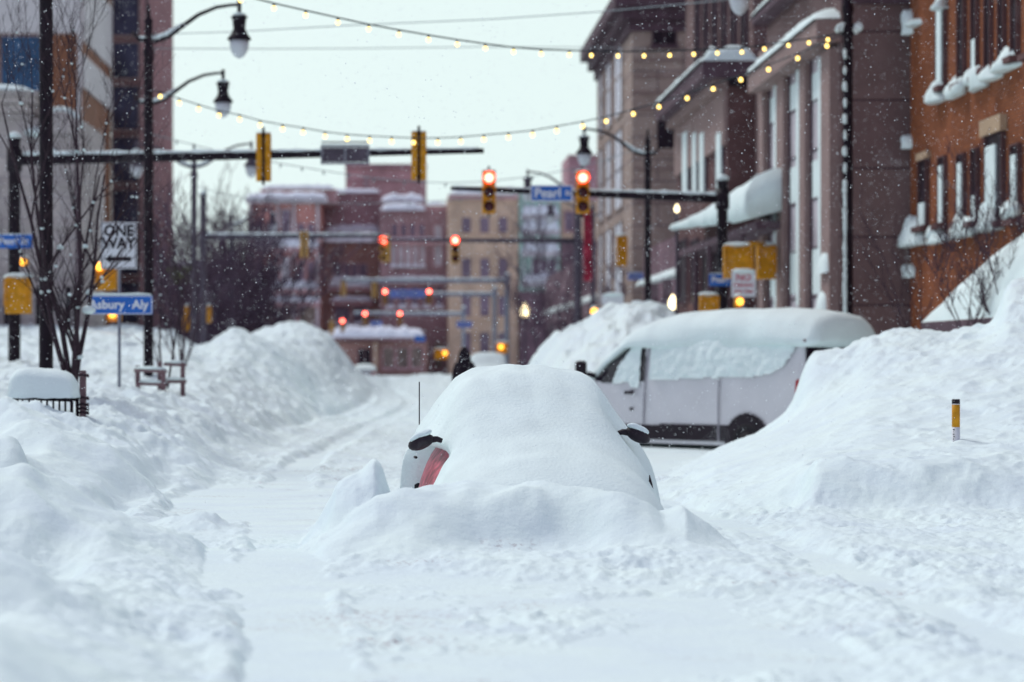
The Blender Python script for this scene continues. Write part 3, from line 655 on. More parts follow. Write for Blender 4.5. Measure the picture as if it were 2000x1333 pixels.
# ------------------------------------------------------------------ traffic signals
def head_mesh_parts(r, back=False, lit=None, far=False, rot=0, pole=True, two=False, lens_m=None):
    """three-section signal head 1.07 m tall hung at z 0 = middle; facing -Y unless back"""
    ym = M['yellowfar'] if far else M['yellow']; f = 1 if back else -1
    hb = MB()
    for i in range(3):
        z = .355*(1-i); hb.bev(-.165,.165,-.10,.10,z-.172,z+.172,.02)
    hb.box(-.155,.155,-.09,.09,-.53,.53)
    hb.build('housing', ym, r)
    for i in range(3):
        z = .355*(1-i)
        on = lit == i
        v = MB(); vs = []; fs = []
        for k in range(13):
            a = R(-30)+R(240)*k/12
            for (rad, y) in ((.145, f*.10), (.15, f*.30)): vs.append((rad*math.cos(a), y, z+rad*math.sin(a)))
        for k in range(12): fs.append((2*k,2*k+1,2*k+3,2*k+2))
        v.add(vs, fs); v.build('visor', (M['visor_glow'] if (on and lens_m is None) else ym), r, True)
        l = MB(); l.lathe([(.0,.03),(.07,.025),(.115,.01),(.13,0)], n=20)
        lo = l.build('lens', (lens_m or M['red_on']) if on else M['lensoff'], r, True); lo.location = (0, f*.105, z); lo.rotation_euler = (R(90) if not back else R(-90), 0, 0)
    b = MB(); b.tube([(0,.12*-f,-.62),(0,.12*-f,.66)], .03, 8); b.box(-.05,.05,min(0,.14*-f),max(0,.14*-f),-.50,-.46); b.box(-.05,.05,min(0,.14*-f),max(0,.14*-f),.46,.50)
    b.build('bracket', M['blackfar'] if far else M['black'], r)
    MB().blob((0,0,.545),(.15,.10,.03),.15,seed=4).build('snow', M['snow_soft'], r, True)
def signal(px, py, Y, label, back=False, lit=None, far=False, rz=0, group='three section traffic signals', name='traffic_signal', lens_m=None):
    p = W(px, py, Y); r = empty(name, p, label, 'traffic light', group, rz)
    head_mesh_parts(r, back, lit, far, lens_m=lens_m); return r
def mast(px, Y, ztop, arm_end, arm_py0, arm_py1, r0, r1, label, m, snow=True, pr=.14, z0=0., base_z=0.):
    """pole with a tapering horizontal arm; arm from px to arm_end"""
    root = empty('signal_mast', (xat(px, Y), Y, base_z), label, 'signal mast', 'signal masts with horizontal arms')
    X0 = xat(px, Y)
    MB().lathe([(pr*1.5,0),(pr*1.5,.12),(pr*1.05,.2),(pr,1.),(pr*.92,ztop-base_z-.12),(pr*1.05,ztop-base_z-.1),(pr*1.05,ztop-base_z-.03),(0,ztop-base_z)], n=16).build('pole', m, root, True)
    a = W(px, arm_py0, Y)-Vector((X0,Y,base_z)); b = W(arm_end, arm_py1, Y)-Vector((X0,Y,base_z)); a.x = 0
    A = MB(); pts = [a.lerp(b, i/8) for i in range(9)]; A.tube(pts, [r0+(r1-r0)*i/8 for i in range(9)], 12)
    A.lathe([(pr*1.25,-.25),(pr*1.25,.25)], (0,0,a.z), 12); A.build('mast_arm', m, root, True)
    if snow:
        sn = MB(); vs = []; N_ = 60
        pp = [a.lerp(b, .02+.97*i/N_)+Vector((0,0,(r0+(r1-r0)*i/N_)*.88)) for i in range(N_+1)]
        sn.tube(pp, [max(.008,(r0+(r1-r0)*i/N_)*.62*(1+.4*math.sin(i*1.7)*math.sin(i*.63))) for i in range(N_+1)], 8)
        sn.build('snow', M['snow_soft'], root, True)
        MB().blob((0,0,ztop-base_z+.02), (pr*1.1,pr*1.1,.10), .1).build('pole_snow', M['snow_soft'], root, True)
    return root
mast(28, 57, zat(268,57), 945, 313, 295, .125, .055, 'tall black signal mast at left edge with a long snowy arm over the street', M['black'])
signal(515, 308, 57, 'yellow signal seen from behind, left one on the long arm', True)
signal(818, 305, 57, 'yellow signal seen from behind, right one on the long arm', True)
# back of the street name sign on the long arm
c = W(674, 303, 56.85); r = empty('street_name_sign', c, 'grey framed back of a street sign hung from the long arm', 'street sign')
MB().box(-.50,.50,-.01,.01,-.16,.16).build('panel', M['blackfar'], r)
fr = MB()
for z in (-.19, .19): fr.box(-.54,.54,-.03,.03,z-.02,z+.02)
for x in (-.52,0,.52): fr.box(x-.02,x+.02,-.034,.034,-.17,.17)
fr.build('frame', M['steel'], r); MB().box(-.53,.53,-.03,.03,.215,.235).build('snow', M['snow_soft'], r)
MB().box(-.53,.53,-.02,.02,.27,.30).build('hanger', M['blackfar'], r)

mast(1411, 64, zat(350,64), 880, 389, 368, .115, .05, 'black signal mast at right with its arm reaching left past two red lights', M['black'])
signal(955, 376, 63.8, 'signal glowing red at left tip of the arm with the blue Pearl St sign', lit=0)
signal(1138, 376, 63.8, 'signal glowing red between the blue sign and the beige tower', lit=0)
c = W(1077.5, 378, 63.7); r = empty('street_name_sign', c, 'blue Pearl St sign with white border hanging between two red lights', 'street sign')
MB().bev(-.52,.52,-.012,.012,-.2,.2,.008).build('panel', M['blue'], r)
fr = MB()
for z in (-.19,.19): fr.box(-.52,.52,-.019,-.013,z-.012,z+.012)
for x in (-.51,.51): fr.box(x-.012,x+.012,-.0185,-.013,-.178,.178)
fr.build('border', M['signtext'], r)
text('lettering', 'Pearl', .33, M['signtext'], r, (-.10,-.018,-.0), bold=.006); text('lettering', 'St', .17, M['signtext'], r, (.40,-.018,.0), bold=.004)

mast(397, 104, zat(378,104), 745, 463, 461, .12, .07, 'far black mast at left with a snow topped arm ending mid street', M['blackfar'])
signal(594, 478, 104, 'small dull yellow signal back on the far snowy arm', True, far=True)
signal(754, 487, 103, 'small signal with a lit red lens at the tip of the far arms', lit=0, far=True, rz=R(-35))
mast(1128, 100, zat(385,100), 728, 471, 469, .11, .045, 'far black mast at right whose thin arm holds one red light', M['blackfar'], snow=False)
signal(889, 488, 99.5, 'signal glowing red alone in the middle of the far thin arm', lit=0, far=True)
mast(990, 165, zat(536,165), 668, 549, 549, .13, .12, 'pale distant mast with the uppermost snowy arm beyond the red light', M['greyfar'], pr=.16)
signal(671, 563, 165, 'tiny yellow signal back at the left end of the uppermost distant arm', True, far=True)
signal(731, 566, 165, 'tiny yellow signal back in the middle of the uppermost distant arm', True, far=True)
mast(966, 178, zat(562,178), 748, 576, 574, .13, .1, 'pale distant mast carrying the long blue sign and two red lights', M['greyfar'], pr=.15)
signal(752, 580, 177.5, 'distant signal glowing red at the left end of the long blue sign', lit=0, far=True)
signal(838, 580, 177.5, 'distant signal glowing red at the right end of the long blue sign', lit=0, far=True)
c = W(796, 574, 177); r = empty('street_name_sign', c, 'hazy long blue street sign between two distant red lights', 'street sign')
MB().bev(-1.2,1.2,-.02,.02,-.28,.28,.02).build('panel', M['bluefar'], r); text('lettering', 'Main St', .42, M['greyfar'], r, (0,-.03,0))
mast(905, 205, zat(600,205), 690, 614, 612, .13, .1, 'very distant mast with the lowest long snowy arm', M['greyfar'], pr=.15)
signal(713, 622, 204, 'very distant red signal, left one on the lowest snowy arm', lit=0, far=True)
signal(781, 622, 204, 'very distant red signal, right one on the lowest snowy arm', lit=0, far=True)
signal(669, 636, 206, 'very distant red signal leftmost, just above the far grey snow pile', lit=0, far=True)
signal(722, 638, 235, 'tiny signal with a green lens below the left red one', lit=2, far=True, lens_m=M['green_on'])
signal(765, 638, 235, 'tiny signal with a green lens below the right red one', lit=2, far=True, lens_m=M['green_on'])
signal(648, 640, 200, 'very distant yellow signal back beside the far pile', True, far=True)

def boxsignal(px, py, Y, wpx, hpx, label, dot=None, on=True, rz=0.):
    """side-mounted pedestrian signal: yellow box with visor hood, snow cap and an optional lit lens"""
    p = W(px, py, Y); w = wpx/F*Y/2; h = hpx/F*Y/2
    r = empty('pedestrian_signal', p, label, 'pedestrian signal', 'pedestrian and side mounted signals', rz)
    b = MB(); b.bev(-w,w,-.14,.14,-h,h,min(w,.03)); b.box(-w*1.04,w*1.04,-.26,-.15,h*.8,h*.86); b.box(-w*1.03,-w*.97,-.25,-.15,-h*.6,h*.79); b.box(w*.97,w*1.03,-.25,-.15,-h*.6,h*.79)
    b.build('housing', M['yellow'], r)
    MB().blob((0,-.03,h+.01), (w*1.1,.17,.07), .15, seed=int(px)).build('snow', M['snow_soft'], r, True)
    if dot:
        l = MB(); l.lathe([(.0,.05),(.06,.04),(.10,.015),(.105,0)], n=16); lo = l.build('lens', M['amber_on'], r, True)
        q = W(dot[0], dot[1], Y)-p; lo.location = (q.x,-.30,q.z); lo.rotation_euler = (R(90),0,0)
        lo.scale = (dot[2],)*2+(1,)
    return r
boxsignal(36, 577, 56, 50, 72, 'large yellow signal box on the left mast below a blue sign')
boxsignal(48, 513, 58, 14, 16, 'small box with amber light beside the left mast', (48,513,.8))
boxsignal(208, 542, 66, 40, 50, 'yellow signal partly behind the ONE WAY sign with an amber glow', (196,522,1.0))
boxsignal(224, 618, 70, 26, 20, 'small amber light just under the Asbury Aly sign', (222,614,1.0))
boxsignal(404, 614, 110, 18, 34, 'small yellow signal box at the foot of the far left mast')
boxsignal(364, 622, 110, 12, 50, 'thin yellow signal left of the distant lamp post')
boxsignal(1441, 512, 63, 56, 64, 'wide yellow signal box right of the black mast, over the white sign')
boxsignal(1496, 512, 66, 36, 68, 'plain yellow signal box furthest right, next to stone pilasters')
boxsignal(1384, 594, 62, 36, 34, 'yellow box with a thick snow cap beside the foot of the right mast')
boxsignal(1214, 490, 105, 20, 60, 'yellow signal against the beige tower, left of the thin lamp post')
boxsignal(1160, 612, 90, 10, 20, 'amber light at the tip of the blocky snow heap', (1160,610,1.3))
boxsignal(1442, 590, 60, 14, 22, 'oval amber light just above the roof snow of the van', (1442,590,.8))
boxsignal(980, 680, 130, 22, 22, 'yellow signal with amber lens above the distant snowy car', (978,678,1.2))
boxsignal(862, 692, 140, 26, 20, 'low yellow box with round amber lens in the middle of the far street', (869,690,1.1))
tag(MB().tube([W(1448,478,64), W(1496,476,66)], .05, 8).build('signal_bracket', M['yellow'], None, True), 'yellow arm joining the two yellow boxes at right', 'bracket')

# ------------------------------------------------------------------ signs at left and right
post = MB().tube([(0,0,0),(0,0,zat(435,42)-.2)], .028, 8)
po = post.build('sign_post', M['steel'], None, True); po.location = (xat(233,42), 42.0, .2); tag(po, 'thin grey post carrying the ONE WAY and Asbury Aly signs', 'post')
c = W(232, 480, 41.9); r = empty('one_way_sign', c, 'white ONE WAY sign with a black arrow pointing left', 'road sign', rz=R(2))
MB().bev(-.295,.295,-.006,.006,-.385,.385,.004).build('panel', M['white'], r)
fr = MB()
for z in (-.365,.365): fr.box(-.275,.275,-.010,-.007,z-.006,z+.006)
for x in (-.275,.275): fr.box(x-.006,x+.006,-.0098,-.007,-.358,.358)
fr.build('border', M['ink'], r)
text('lettering', 'ONE', .25, M['ink'], r, (0,-.012,.235), bold=.008, sx=.92); text('lettering', 'WAY', .25, M['ink'], r, (0,-.012,.03), bold=.008, sx=.92)
ar = MB(); ar.v = [(-.23,-.012,-.22),(-.10,-.012,-.13),(-.13,-.012,-.185),(.20,-.012,-.185),(.20,-.012,-.255),(-.13,-.012,-.255),(-.10,-.012,-.31)]; ar.f = [(0,6,5,2),(0,2,1),(2,5,4,3)]
ar.build('arrow', M['ink'], r)
c = W(235, 596, 41.8); r = empty('street_name_sign', c, 'blue Asbury Aly street name sign with snow along its top', 'street sign', rz=R(-2))
MB().bev(-.53,.53,-.012,.012,-.155,.155,.008).build('panel', M['blue'], r)
fr = MB()
for z in (-.145,.145): fr.box(-.52,.52,-.018,-.013,z-.006,z+.006)
for x in (-.515,.515): fr.box(x-.006,x+.006,-.0175,-.013,-.138,.138)
fr.build('border', M['signtext'], r)
text('lettering', 'Asbury', .20, M['signtext'], r, (-.22,-.018,0), bold=.005, sx=1.0); text('lettering', 'Aly', .20, M['signtext'], r, (.33,-.018,0), bold=.005)
s = MB(); s.tube([(-.51,0,.17),(-.3,0,.175),(0,0,.172),(.3,0,.18),(.51,0,.17)], [.012,.02,.017,.022,.012], 8).build('snow', M['snow_soft'], r, True)
def bluesign(px, py, Y, wp, hp, label, txt, tm, m, rz=0):
    w, h = wp/F*Y/2, hp/F*Y/2; r = empty('street_name_sign', W(px,py,Y), label, 'street sign', rz=rz)
    MB().bev(-w,w,-.012,.012,-h,h,.008).build('panel', m, r); text('lettering', txt, h*1.35, tm, r, (0,-.018,0), bold=.004)
    MB().tube([(-w,0,h),(0,0,h+.005),(w,0,h)], [.01,.018,.01], 6).build('snow', M['snow_soft'], r, True)
bluesign(26, 472, 56.5, 74, 27, 'blue Pearl St sign on the black mast at the left edge', 'Pearl St', M['signtext'], M['blue'])
bluesign(1406, 547, 63.4, 42, 24, 'small blue street sign on the foot of the right hand mast', 'Pearl', M['signtext'], M['blue'])
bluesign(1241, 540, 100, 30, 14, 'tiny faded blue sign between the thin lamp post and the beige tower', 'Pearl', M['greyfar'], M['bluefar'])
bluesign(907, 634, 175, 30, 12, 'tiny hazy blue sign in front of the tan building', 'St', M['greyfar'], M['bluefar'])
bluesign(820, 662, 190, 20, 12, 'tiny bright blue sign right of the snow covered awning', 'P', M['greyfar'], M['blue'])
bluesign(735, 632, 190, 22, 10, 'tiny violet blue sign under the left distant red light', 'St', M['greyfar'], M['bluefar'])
c = W(1452, 556, 61); r = empty('parking_sign', c, 'white square sign with red lettering and snow on top, beside the yellow box', 'road sign')
MB().bev(-.29,.29,-.01,.01,-.30,.30,.006).build('panel', M['white'], r)
text('lettering', 'NO', .22, M['redink'], r, (0,-.015,.16), bold=.004); text('lettering', 'PARKING', .11, M['redink'], r, (0,-.015,-.02), bold=.002); text('lettering', 'ANY TIME', .10, M['redink'], r, (0,-.015,-.17), bold=.002)
MB().blob((0,-.0,.31),(.28,.09,.07),.15,seed=5).build('snow', M['snow_soft'], r, True)
MB().tube([(0,.03,-c.z+.2),(0,.03,.25)], .03, 8).build('post', M['steel'], r, True)
c = W(1197, 586, 72); r = empty('road_sign', c, 'small grey white sign half buried on top of the snow heap', 'road sign')
MB().bev(-.30,.30,-.01,.01,-.14,.14,.006).build('panel', M['white'], r); MB().blob((0,0,.15),(.3,.09,.06),.15).build('snow', M['snow_soft'], r, True)
MB().tube([(0,.03,-c.z+.2),(0,.03,.1)], .03, 8).build('post', M['steel'], r, True)

# ------------------------------------------------------------------ marker post, railing, tree guards
c = W(1867, 871, 26); r = empty('marker_post', (c.x, c.y, c.z-.5), 'slim round marker post with orange band and black top standing in snow bank', 'marker post')
rr = .041; H_ = (871-780)/F*26
for nm, z0, z1, m in (('base_sleeve', 0, .5+H_*.40, M['white']), ('orange_band', .5+H_*.40, .5+H_*.90, M['yellow']), ('cap', .5+H_*.90, .5+H_, M['plastic'])):
    MB().lathe([(rr,z0),(rr,z1-.006),(rr-.006,z1)] if nm == 'cap' else [(rr,z0),(rr,z1)], n=20).build(nm, m, r, True)
MB().lathe([(rr+.002,.5+H_*.885),(rr+.002,.5+H_*.90)], n=20).build('ring', M['signtext'], r, True)
mk = MB()
for i in range(7): mk.box(-.038+.004*(i % 2),-.022-.004*(i % 3),-.045,-.0365,.5+H_*.03+i*.024,.5+H_*.03+i*.024+.013)
mk.build('marking', M['ink'], r)

Yr = 31.0
c = W(85, 815, Yr)
r = empty('railing', (c.x, c.y, .6), 'black metal railing box at left with a thick dome of snow on top', 'railing')
xl, xr = xat(20, Yr)-c.x, xat(140, Yr)-c.x; zt = zat(778, Yr)-.6
rl = MB()
for yy in (0, .55):
    rl.tube([(xl,yy,zt),(xr,yy,zt-.03)], .016, 8); rl.tube([(xl,yy,zt-.20),(xr,yy,zt-.22)], .010, 8)
for x in (xl, xr): rl.tube([(x,0,zt),(x,.55,zt)], .016, 8)
rl.build('rail', M['black'], r, True)
for i in range(6):
    x = xl+(xr-xl)*i/5
    for yy in (0,.55): MB().tube([(x,yy,0),(x,yy,zt-.005)], .013 if 0 < i < 5 else .02, 8).build('bar', M['black'], r, True)
sv = MB(); vs = []; n1, n2 = 26, 14
for i in range(n1+1):
    for j in range(n2+1):
        a, b = i/n1*2-1, j/n2*2-1
        e = max(0, 1-abs(a)**5)*max(0, 1-abs(b)**3)
        vs.append((((xl+xr)/2)+a*(xr-xl)/2*1.10, .27+b*.38, zt+.36*e**.36*(1-.10*a)+.01*n3(a, b, 0, 3, 5)))
fs = [(i*(n2+1)+j, (i+1)*(n2+1)+j, (i+1)*(n2+1)+j+1, i*(n2+1)+j+1) for i in range(n1) for j in range(n2)]
sv.add(vs, fs); sv.add([(xl-.04,-.11,zt+.012),(xr+.05,-.11,zt+.008),(xr+.05,.65,zt+.008),(xl-.04,.65,zt+.012)], [(3,2,1,0)]); sv.build('snow_cap', M['snow_soft'], r, True)
# wooden stake tied to the tree
Y_ = 31.6; c = W(162, 826, Y_); r = empty('tree_stake', (c.x, c.y, c.z-.3), 'rough wooden stake wrapped with ties beside the snow domed railing', 'stake')
MB().bev(-.038,.038,-.038,.038,0,.3+(826-724)/F*Y_,.008).build('stake', M['wood'], r)
ti = MB()
ti.tube([(-.075,-.03,.42),(-.08,-.035,.65),(-.075,-.03,.88)], .012, 6)
for i, z in enumerate((.42,.47,.52,.60,.88)):
    ti.tube([(-.075,-.03,z),(0,-.055,z+.015),(.07,-.03,z-.01),(.06,.05,z+.01),(-.06,.05,z)], .014, 6)
ti.build('tie', M['bark'], r, True)
# second guard of stakes and rails
Y_ = 45.; O = Vector((xat(320,Y_), Y_, 1.0))
r = empty('tree_guard', O, 'weathered wooden stake and rail guard around the young tree beyond the ONE WAY post', 'tree guard')
def gp(px, py, dy=0): return W(px, py, Y_+dy)-O
for px, t0, b0, dy in ((269,714,752,.3),(319,725,785,-.5),(357,708,776,.1),(312,706,750,.8)):
    p = gp(px, b0, dy); MB().bev(-.04,.04,-.04,.04,-.35,(b0-t0)/F*Y_,.008).build('stake', M['wood'], r).location = p
for a, b in (((264,724,.3),(324,726,-.5)),((272,750,.3),(324,752,-.5)),((322,712,.6),(362,714,.1)),((318,746,-.5),(362,746,.1))):
    MB().tube([gp(*a), gp(*b)], .032, 6).build('rail', M['wood'], r)
    pa, pb = gp(*a), gp(*b); MB().tube([pa+Vector((0,0,.045)), pa.lerp(pb,.5)+Vector((0,0,.055)), pb+Vector((0,0,.045))], [.02,.035,.02], 6).build('snow', M['snow_soft'], r, True)

# ------------------------------------------------------------------ bare trees
def bare_tree(loc, stems, height, r0, label, m, seed, depth=4, spread=.35, lean=0, twig=1.0, group=None, sides=5, nsub=5, snow=False):
    rnd = random.Random(seed); root = empty('bare_tree', loc, label, 'tree', group)
    tr = MB(); br = MB(); snb = MB()
    fork = height*.10
    tr.tube([(0,0,-.4),(rnd.uniform(-.02,.02),0,fork*.5),(0,0,fork)], [r0*1.25,r0*1.05,r0], 10)
    tr.build('trunk', m, root, True)
    def grow(p, d, L_, r, lv):
        n = 5; pts = [p]; rad = [r]
        for i in range(n):
            d = (d+Vector((rnd.uniform(-.13,.13), rnd.uniform(-.13,.13), rnd.uniform(-.02,.12)))).normalized()
            pts.append(pts[-1]+d*L_/n); rad.append(max(.0035*twig, r*(1-.75*(i+1)/n)))
        br.tube(pts, rad, sides if lv < 2 else 3, caps=False)
        if snow and lv < 3 and rnd.random() < .35: q = pts[rnd.randint(0,2)]; snb.blob(q+Vector((0,0,r)), (r*2.2+.01,r*2+.01,r*1.4+.01), .2, 6, 5)
        if lv >= depth: return
        for i in range(nsub if lv < 2 else max(2, nsub-2)):
            k = rnd.randint(1, n); q = pts[k]; ax = Vector((rnd.uniform(-1,1), rnd.uniform(-1,1), rnd.uniform(-.1,.5))).normalized()
            nd = (d*.75+ax*(.55 if lv else .5)).normalized()
            grow(q, nd, L_*rnd.uniform(.35,.6), rad[k]*.7, lv+1)
    for s in range(stems):
        a = 2*math.pi*s/stems+rnd.uniform(-.3,.3); sp = spread*rnd.uniform(.45,1.2)
        d = Vector((math.cos(a)*sp+lean, math.sin(a)*sp, 1)).normalized()
        grow(Vector((0,0,fork*rnd.uniform(.55,1))), d, height*rnd.uniform(.62,.85), r0*.55, 0)
    br.build('branches', m, root, True)
    if snow and snb.v: tag(snb.build('snow', M['snow_soft'], root, True), kind='stuff')
    return root
bare_tree((xat(140,37), 37, .9), 5, 5.3, .085, 'leafless multi-stemmed young tree beside the wooden stake, nearest at left', M['bark'], 4, 4, .30, lean=-.03, twig=.7, snow=True)
bare_tree((xat(325,46), 46, .9), 2, 3.6, .045, 'slender leafless young tree inside the wooden stake guard', M['bark'], 9, 3, .25, snow=True)
bare_tree((xat(352,60), 60, .9), 4, 4.4, .05, 'thin bare tree right behind the stake guard against the sky', M['barkmid'], 12, 3, .3)
k = 0
for px, Y, hh in ((405,118,6.2),(435,126,6.8),(465,130,7.2),(495,134,6.4),(420,140,8),(480,145,7.5),(385,112,6.2),(520,150,5.6)):
    k += 1
    bare_tree((xat(px,Y), Y, .6), 6, hh, .11, 'bare dark purple tree in the hazy thicket beyond the peaked snow pile', M['barkfar'], 30+k, 3, .6, twig=5.0, group='bare trees in the thicket at left', sides=4, nsub=6)
for px, Y, hh, lb in ((1060,135,6.5,'hazy bare tree right of the warm round globe lamp'),(1095,128,6.2,'hazy bare tree just left of the black far mast'),(1240,112,5.6,'bare tree in front of the beige tower foot')):
    k += 1; bare_tree((xat(px,Y), Y, .4), 5, hh, .10, lb, M['barkfar'], 60+k, 3, .4, twig=4.0)
bare_tree((xat(1960,41), 41.2, 1.9), 6, 2.5, .03, 'bare shrub with thin upright twigs in front of the snowy awning', M['barkmid'], 91, 3, .55, twig=1.2)
bare_tree((xat(1905,41), 41.6, 1.9), 5, 2.0, .026, 'smaller bare shrub left of the other by the snowy awning', M['barkmid'], 92, 3, .5, twig=1.2)
bare_tree((xat(1803,50), 50, .8), 2, 4.0, .05, 'thin bare sapling at the corner of the orange brick wall', M['barkmid'], 93, 2, .08, twig=1.5)

# ------------------------------------------------------------------ buildings
M['cream'] = wallmat('cream_stone', (.50,.45,.43), (.45,.41,.40), (.34,.30,.31), 1.2, .6, .02)
M['panel_white'] = mat('white_panels', (.62,.60,.60), .7, .08, .5)
M['panel_brown'] = mat('brown_panels', (.24,.105,.06), .7, .15, .6)
M['bluewin'] = mat('blue_window_glass', (.035,.09,.18), .15, .35, .8)
M['darkwin'] = mat('dark_window_glass', (.045,.045,.08), .2, .5, .6)
M['brickp'] = wallmat('purple_brick', (.31,.15,.16), (.26,.12,.135), (.32,.2,.21), .4, .15, .02)
M['beige'] = wallmat('beige_stone', (0.419,0.331,0.290), (0.378,0.290,0.257), (0.230,0.176,0.176), 2.2, .95, .04)
M['trimdark'] = mat('dark_cornice', (.10,.062,.08), .8, .2, 2)
M['brownb'] = wallmat('brown_brick', (.145,.08,.08), (.125,.068,.07), (.12,.07,.07), .3, .1, .012)
M['stonep'] = wallmat('brown_stone_panels', (.215,.145,.14), (.19,.125,.125), (.105,.065,.07), 3.4, 1.55, .03)
M['pilaster'] = mat('pilaster_stone', (.27,.19,.18), .8, .1, 1.2)
M['orange'] = wallmat('orange_brick', (.32,.10,.036), (.24,.07,.028), (.14,.07,.05), .22, .075, .012, .4)
M['lintel'] = mat('tan_lintel', (.42,.30,.20), .8, .1, 4)
M['slot'] = mat('window_recess', (.018,.010,.018), .5, .4, 3)
M['redfar'] = wallmat('hazy_red_brick', (.62,.24,.19), (.52,.19,.17), (.50,.34,.33), .5, .2, .03)  # aerial haze is painted into these far wall colours
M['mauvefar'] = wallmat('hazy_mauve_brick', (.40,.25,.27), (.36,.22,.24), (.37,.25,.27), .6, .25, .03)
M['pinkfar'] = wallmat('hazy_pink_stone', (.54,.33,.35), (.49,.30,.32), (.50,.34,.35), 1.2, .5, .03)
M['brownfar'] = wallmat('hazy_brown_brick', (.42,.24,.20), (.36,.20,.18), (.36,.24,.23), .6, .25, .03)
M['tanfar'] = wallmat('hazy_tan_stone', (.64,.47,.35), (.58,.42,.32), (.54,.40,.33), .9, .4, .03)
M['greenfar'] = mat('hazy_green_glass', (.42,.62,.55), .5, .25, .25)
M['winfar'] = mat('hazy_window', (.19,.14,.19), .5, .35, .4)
M['darkfar'] = wallmat('hazy_dark_wall', (.22,.14,.165), (.19,.12,.15), (.19,.13,.16), 1.2, .5, .03, .45)  # plain darker wall tone for distant fronts
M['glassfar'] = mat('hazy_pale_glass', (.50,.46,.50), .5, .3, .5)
M['litwin'] = mat('storefront_glass', (.22,.17,.15), .4, .6, .8)

def bld(name, loc, label, cat='building'): return empty(name, loc, label, cat)
class Face:
    """a wall plane of a building; u runs along it, n outward"""
    def __init__(s, root, axis, c, sign): s.r = root; s.ax = axis; s.c = c; s.s = sign
    def rng(s, u0, u1, n0, n1, z0, z1):
        a, b = sorted((s.c+s.s*n0, s.c+s.s*n1)); o = s.r.location
        u0, u1 = sorted((u0, u1))
        if s.ax == 'y': return (u0-o.x, u1-o.x, a-o.y, b-o.y, z0-o.z, z1-o.z)
        return (a-o.x, b-o.x, u0-o.y, u1-o.y, z0-o.z, z1-o.z)
    def slab(s, name, m, u0, u1, z0, z1, n0=.0, n1=.08, parent=None):
        return MB().box(*s.rng(u0, u1, n0, n1, z0, z1)).build(name, m, parent or s.r)
    def window(s, u0, u1, z0, z1, gm, fm, mull=1, sill=True, snow=True, fw=.07, snowh=.12, cross=0):
        u0, u1 = sorted((u0, u1))
        w = s.slab('window', gm, u0, u1, z0, z1, .005, .03)
        f = MB()
        f.box(*s.rng(u0-fw, u0, .0, .09, z0-fw, z1+fw)); f.box(*s.rng(u1, u1+fw, .0, .09, z0-fw, z1+fw))
        f.box(*s.rng(u0, u1, .0, .09, z1, z1+fw)); f.box(*s.rng(u0, u1, .0, .09, z0-fw, z0))
        for i in range(mull):
            c = u0+(u1-u0)*(i+1)/(mull+1); f.box(*s.rng(c-fw*.35, c+fw*.35, .03, .07, z0, z1))
        for i in range(cross):
            c = z0+(z1-z0)*(i+1)/(cross+1); f.box(*s.rng(u0, u1, .03, .065, c-fw*.35, c+fw*.35))
        f.build('frame', fm, w)
        if sill: s.slab('sill', fm, u0-fw*2, u1+fw*2, z0-fw-.12, z0-fw-.004, 0, .22, w)
        if snow: s.lump('snow', w, u0-fw, u1+fw, z0-fw, snowh, .2)
        return w
    def lump(s, name, parent, u0, u1, z, h, d, seed=0, m=None):
        """irregular ridge of snow on a ledge"""
        mb = MB(); n = max(6, int((u1-u0)/.25)); rnd = random.Random(int(u0*91+z*17)+seed); u0, u1 = sorted((u0, u1))
        x0, x1, y0, y1, z0, z1 = s.rng(u0, u1, 0, d, z, z+h)
        vs = []; K = 5
        for i in range(n+1):
            t = i/n; e = (1-abs(2*t-1)**6)**.5*(.8+.35*rnd.random()); hh = (z1-z0)*max(e, .05)
            for k in range(K+1):
                a = math.pi/2*k/K; q = math.sin(a)*d*(.9+.15*rnd.random() if 0 < k < K else 1); zz = math.cos(a)*hh
                nn = s.s*q+s.c
                if s.ax == 'y': vs.append((x0+(x1-x0)*t, nn-s.r.location.y, z0+zz))
                else: vs.append((nn-s.r.location.x, y0+(y1-y0)*t, z0+zz))
        fs = [(i*(K+1)+k, (i+1)*(K+1)+k, (i+1)*(K+1)+k+1, i*(K+1)+k+1) for i in range(n) for k in range(K)]
        mb.add(vs, fs)
        return mb.build(name, m or M['snow_far' if s.c > 85 and s.ax == 'y' else 'snow_soft'], parent, True)

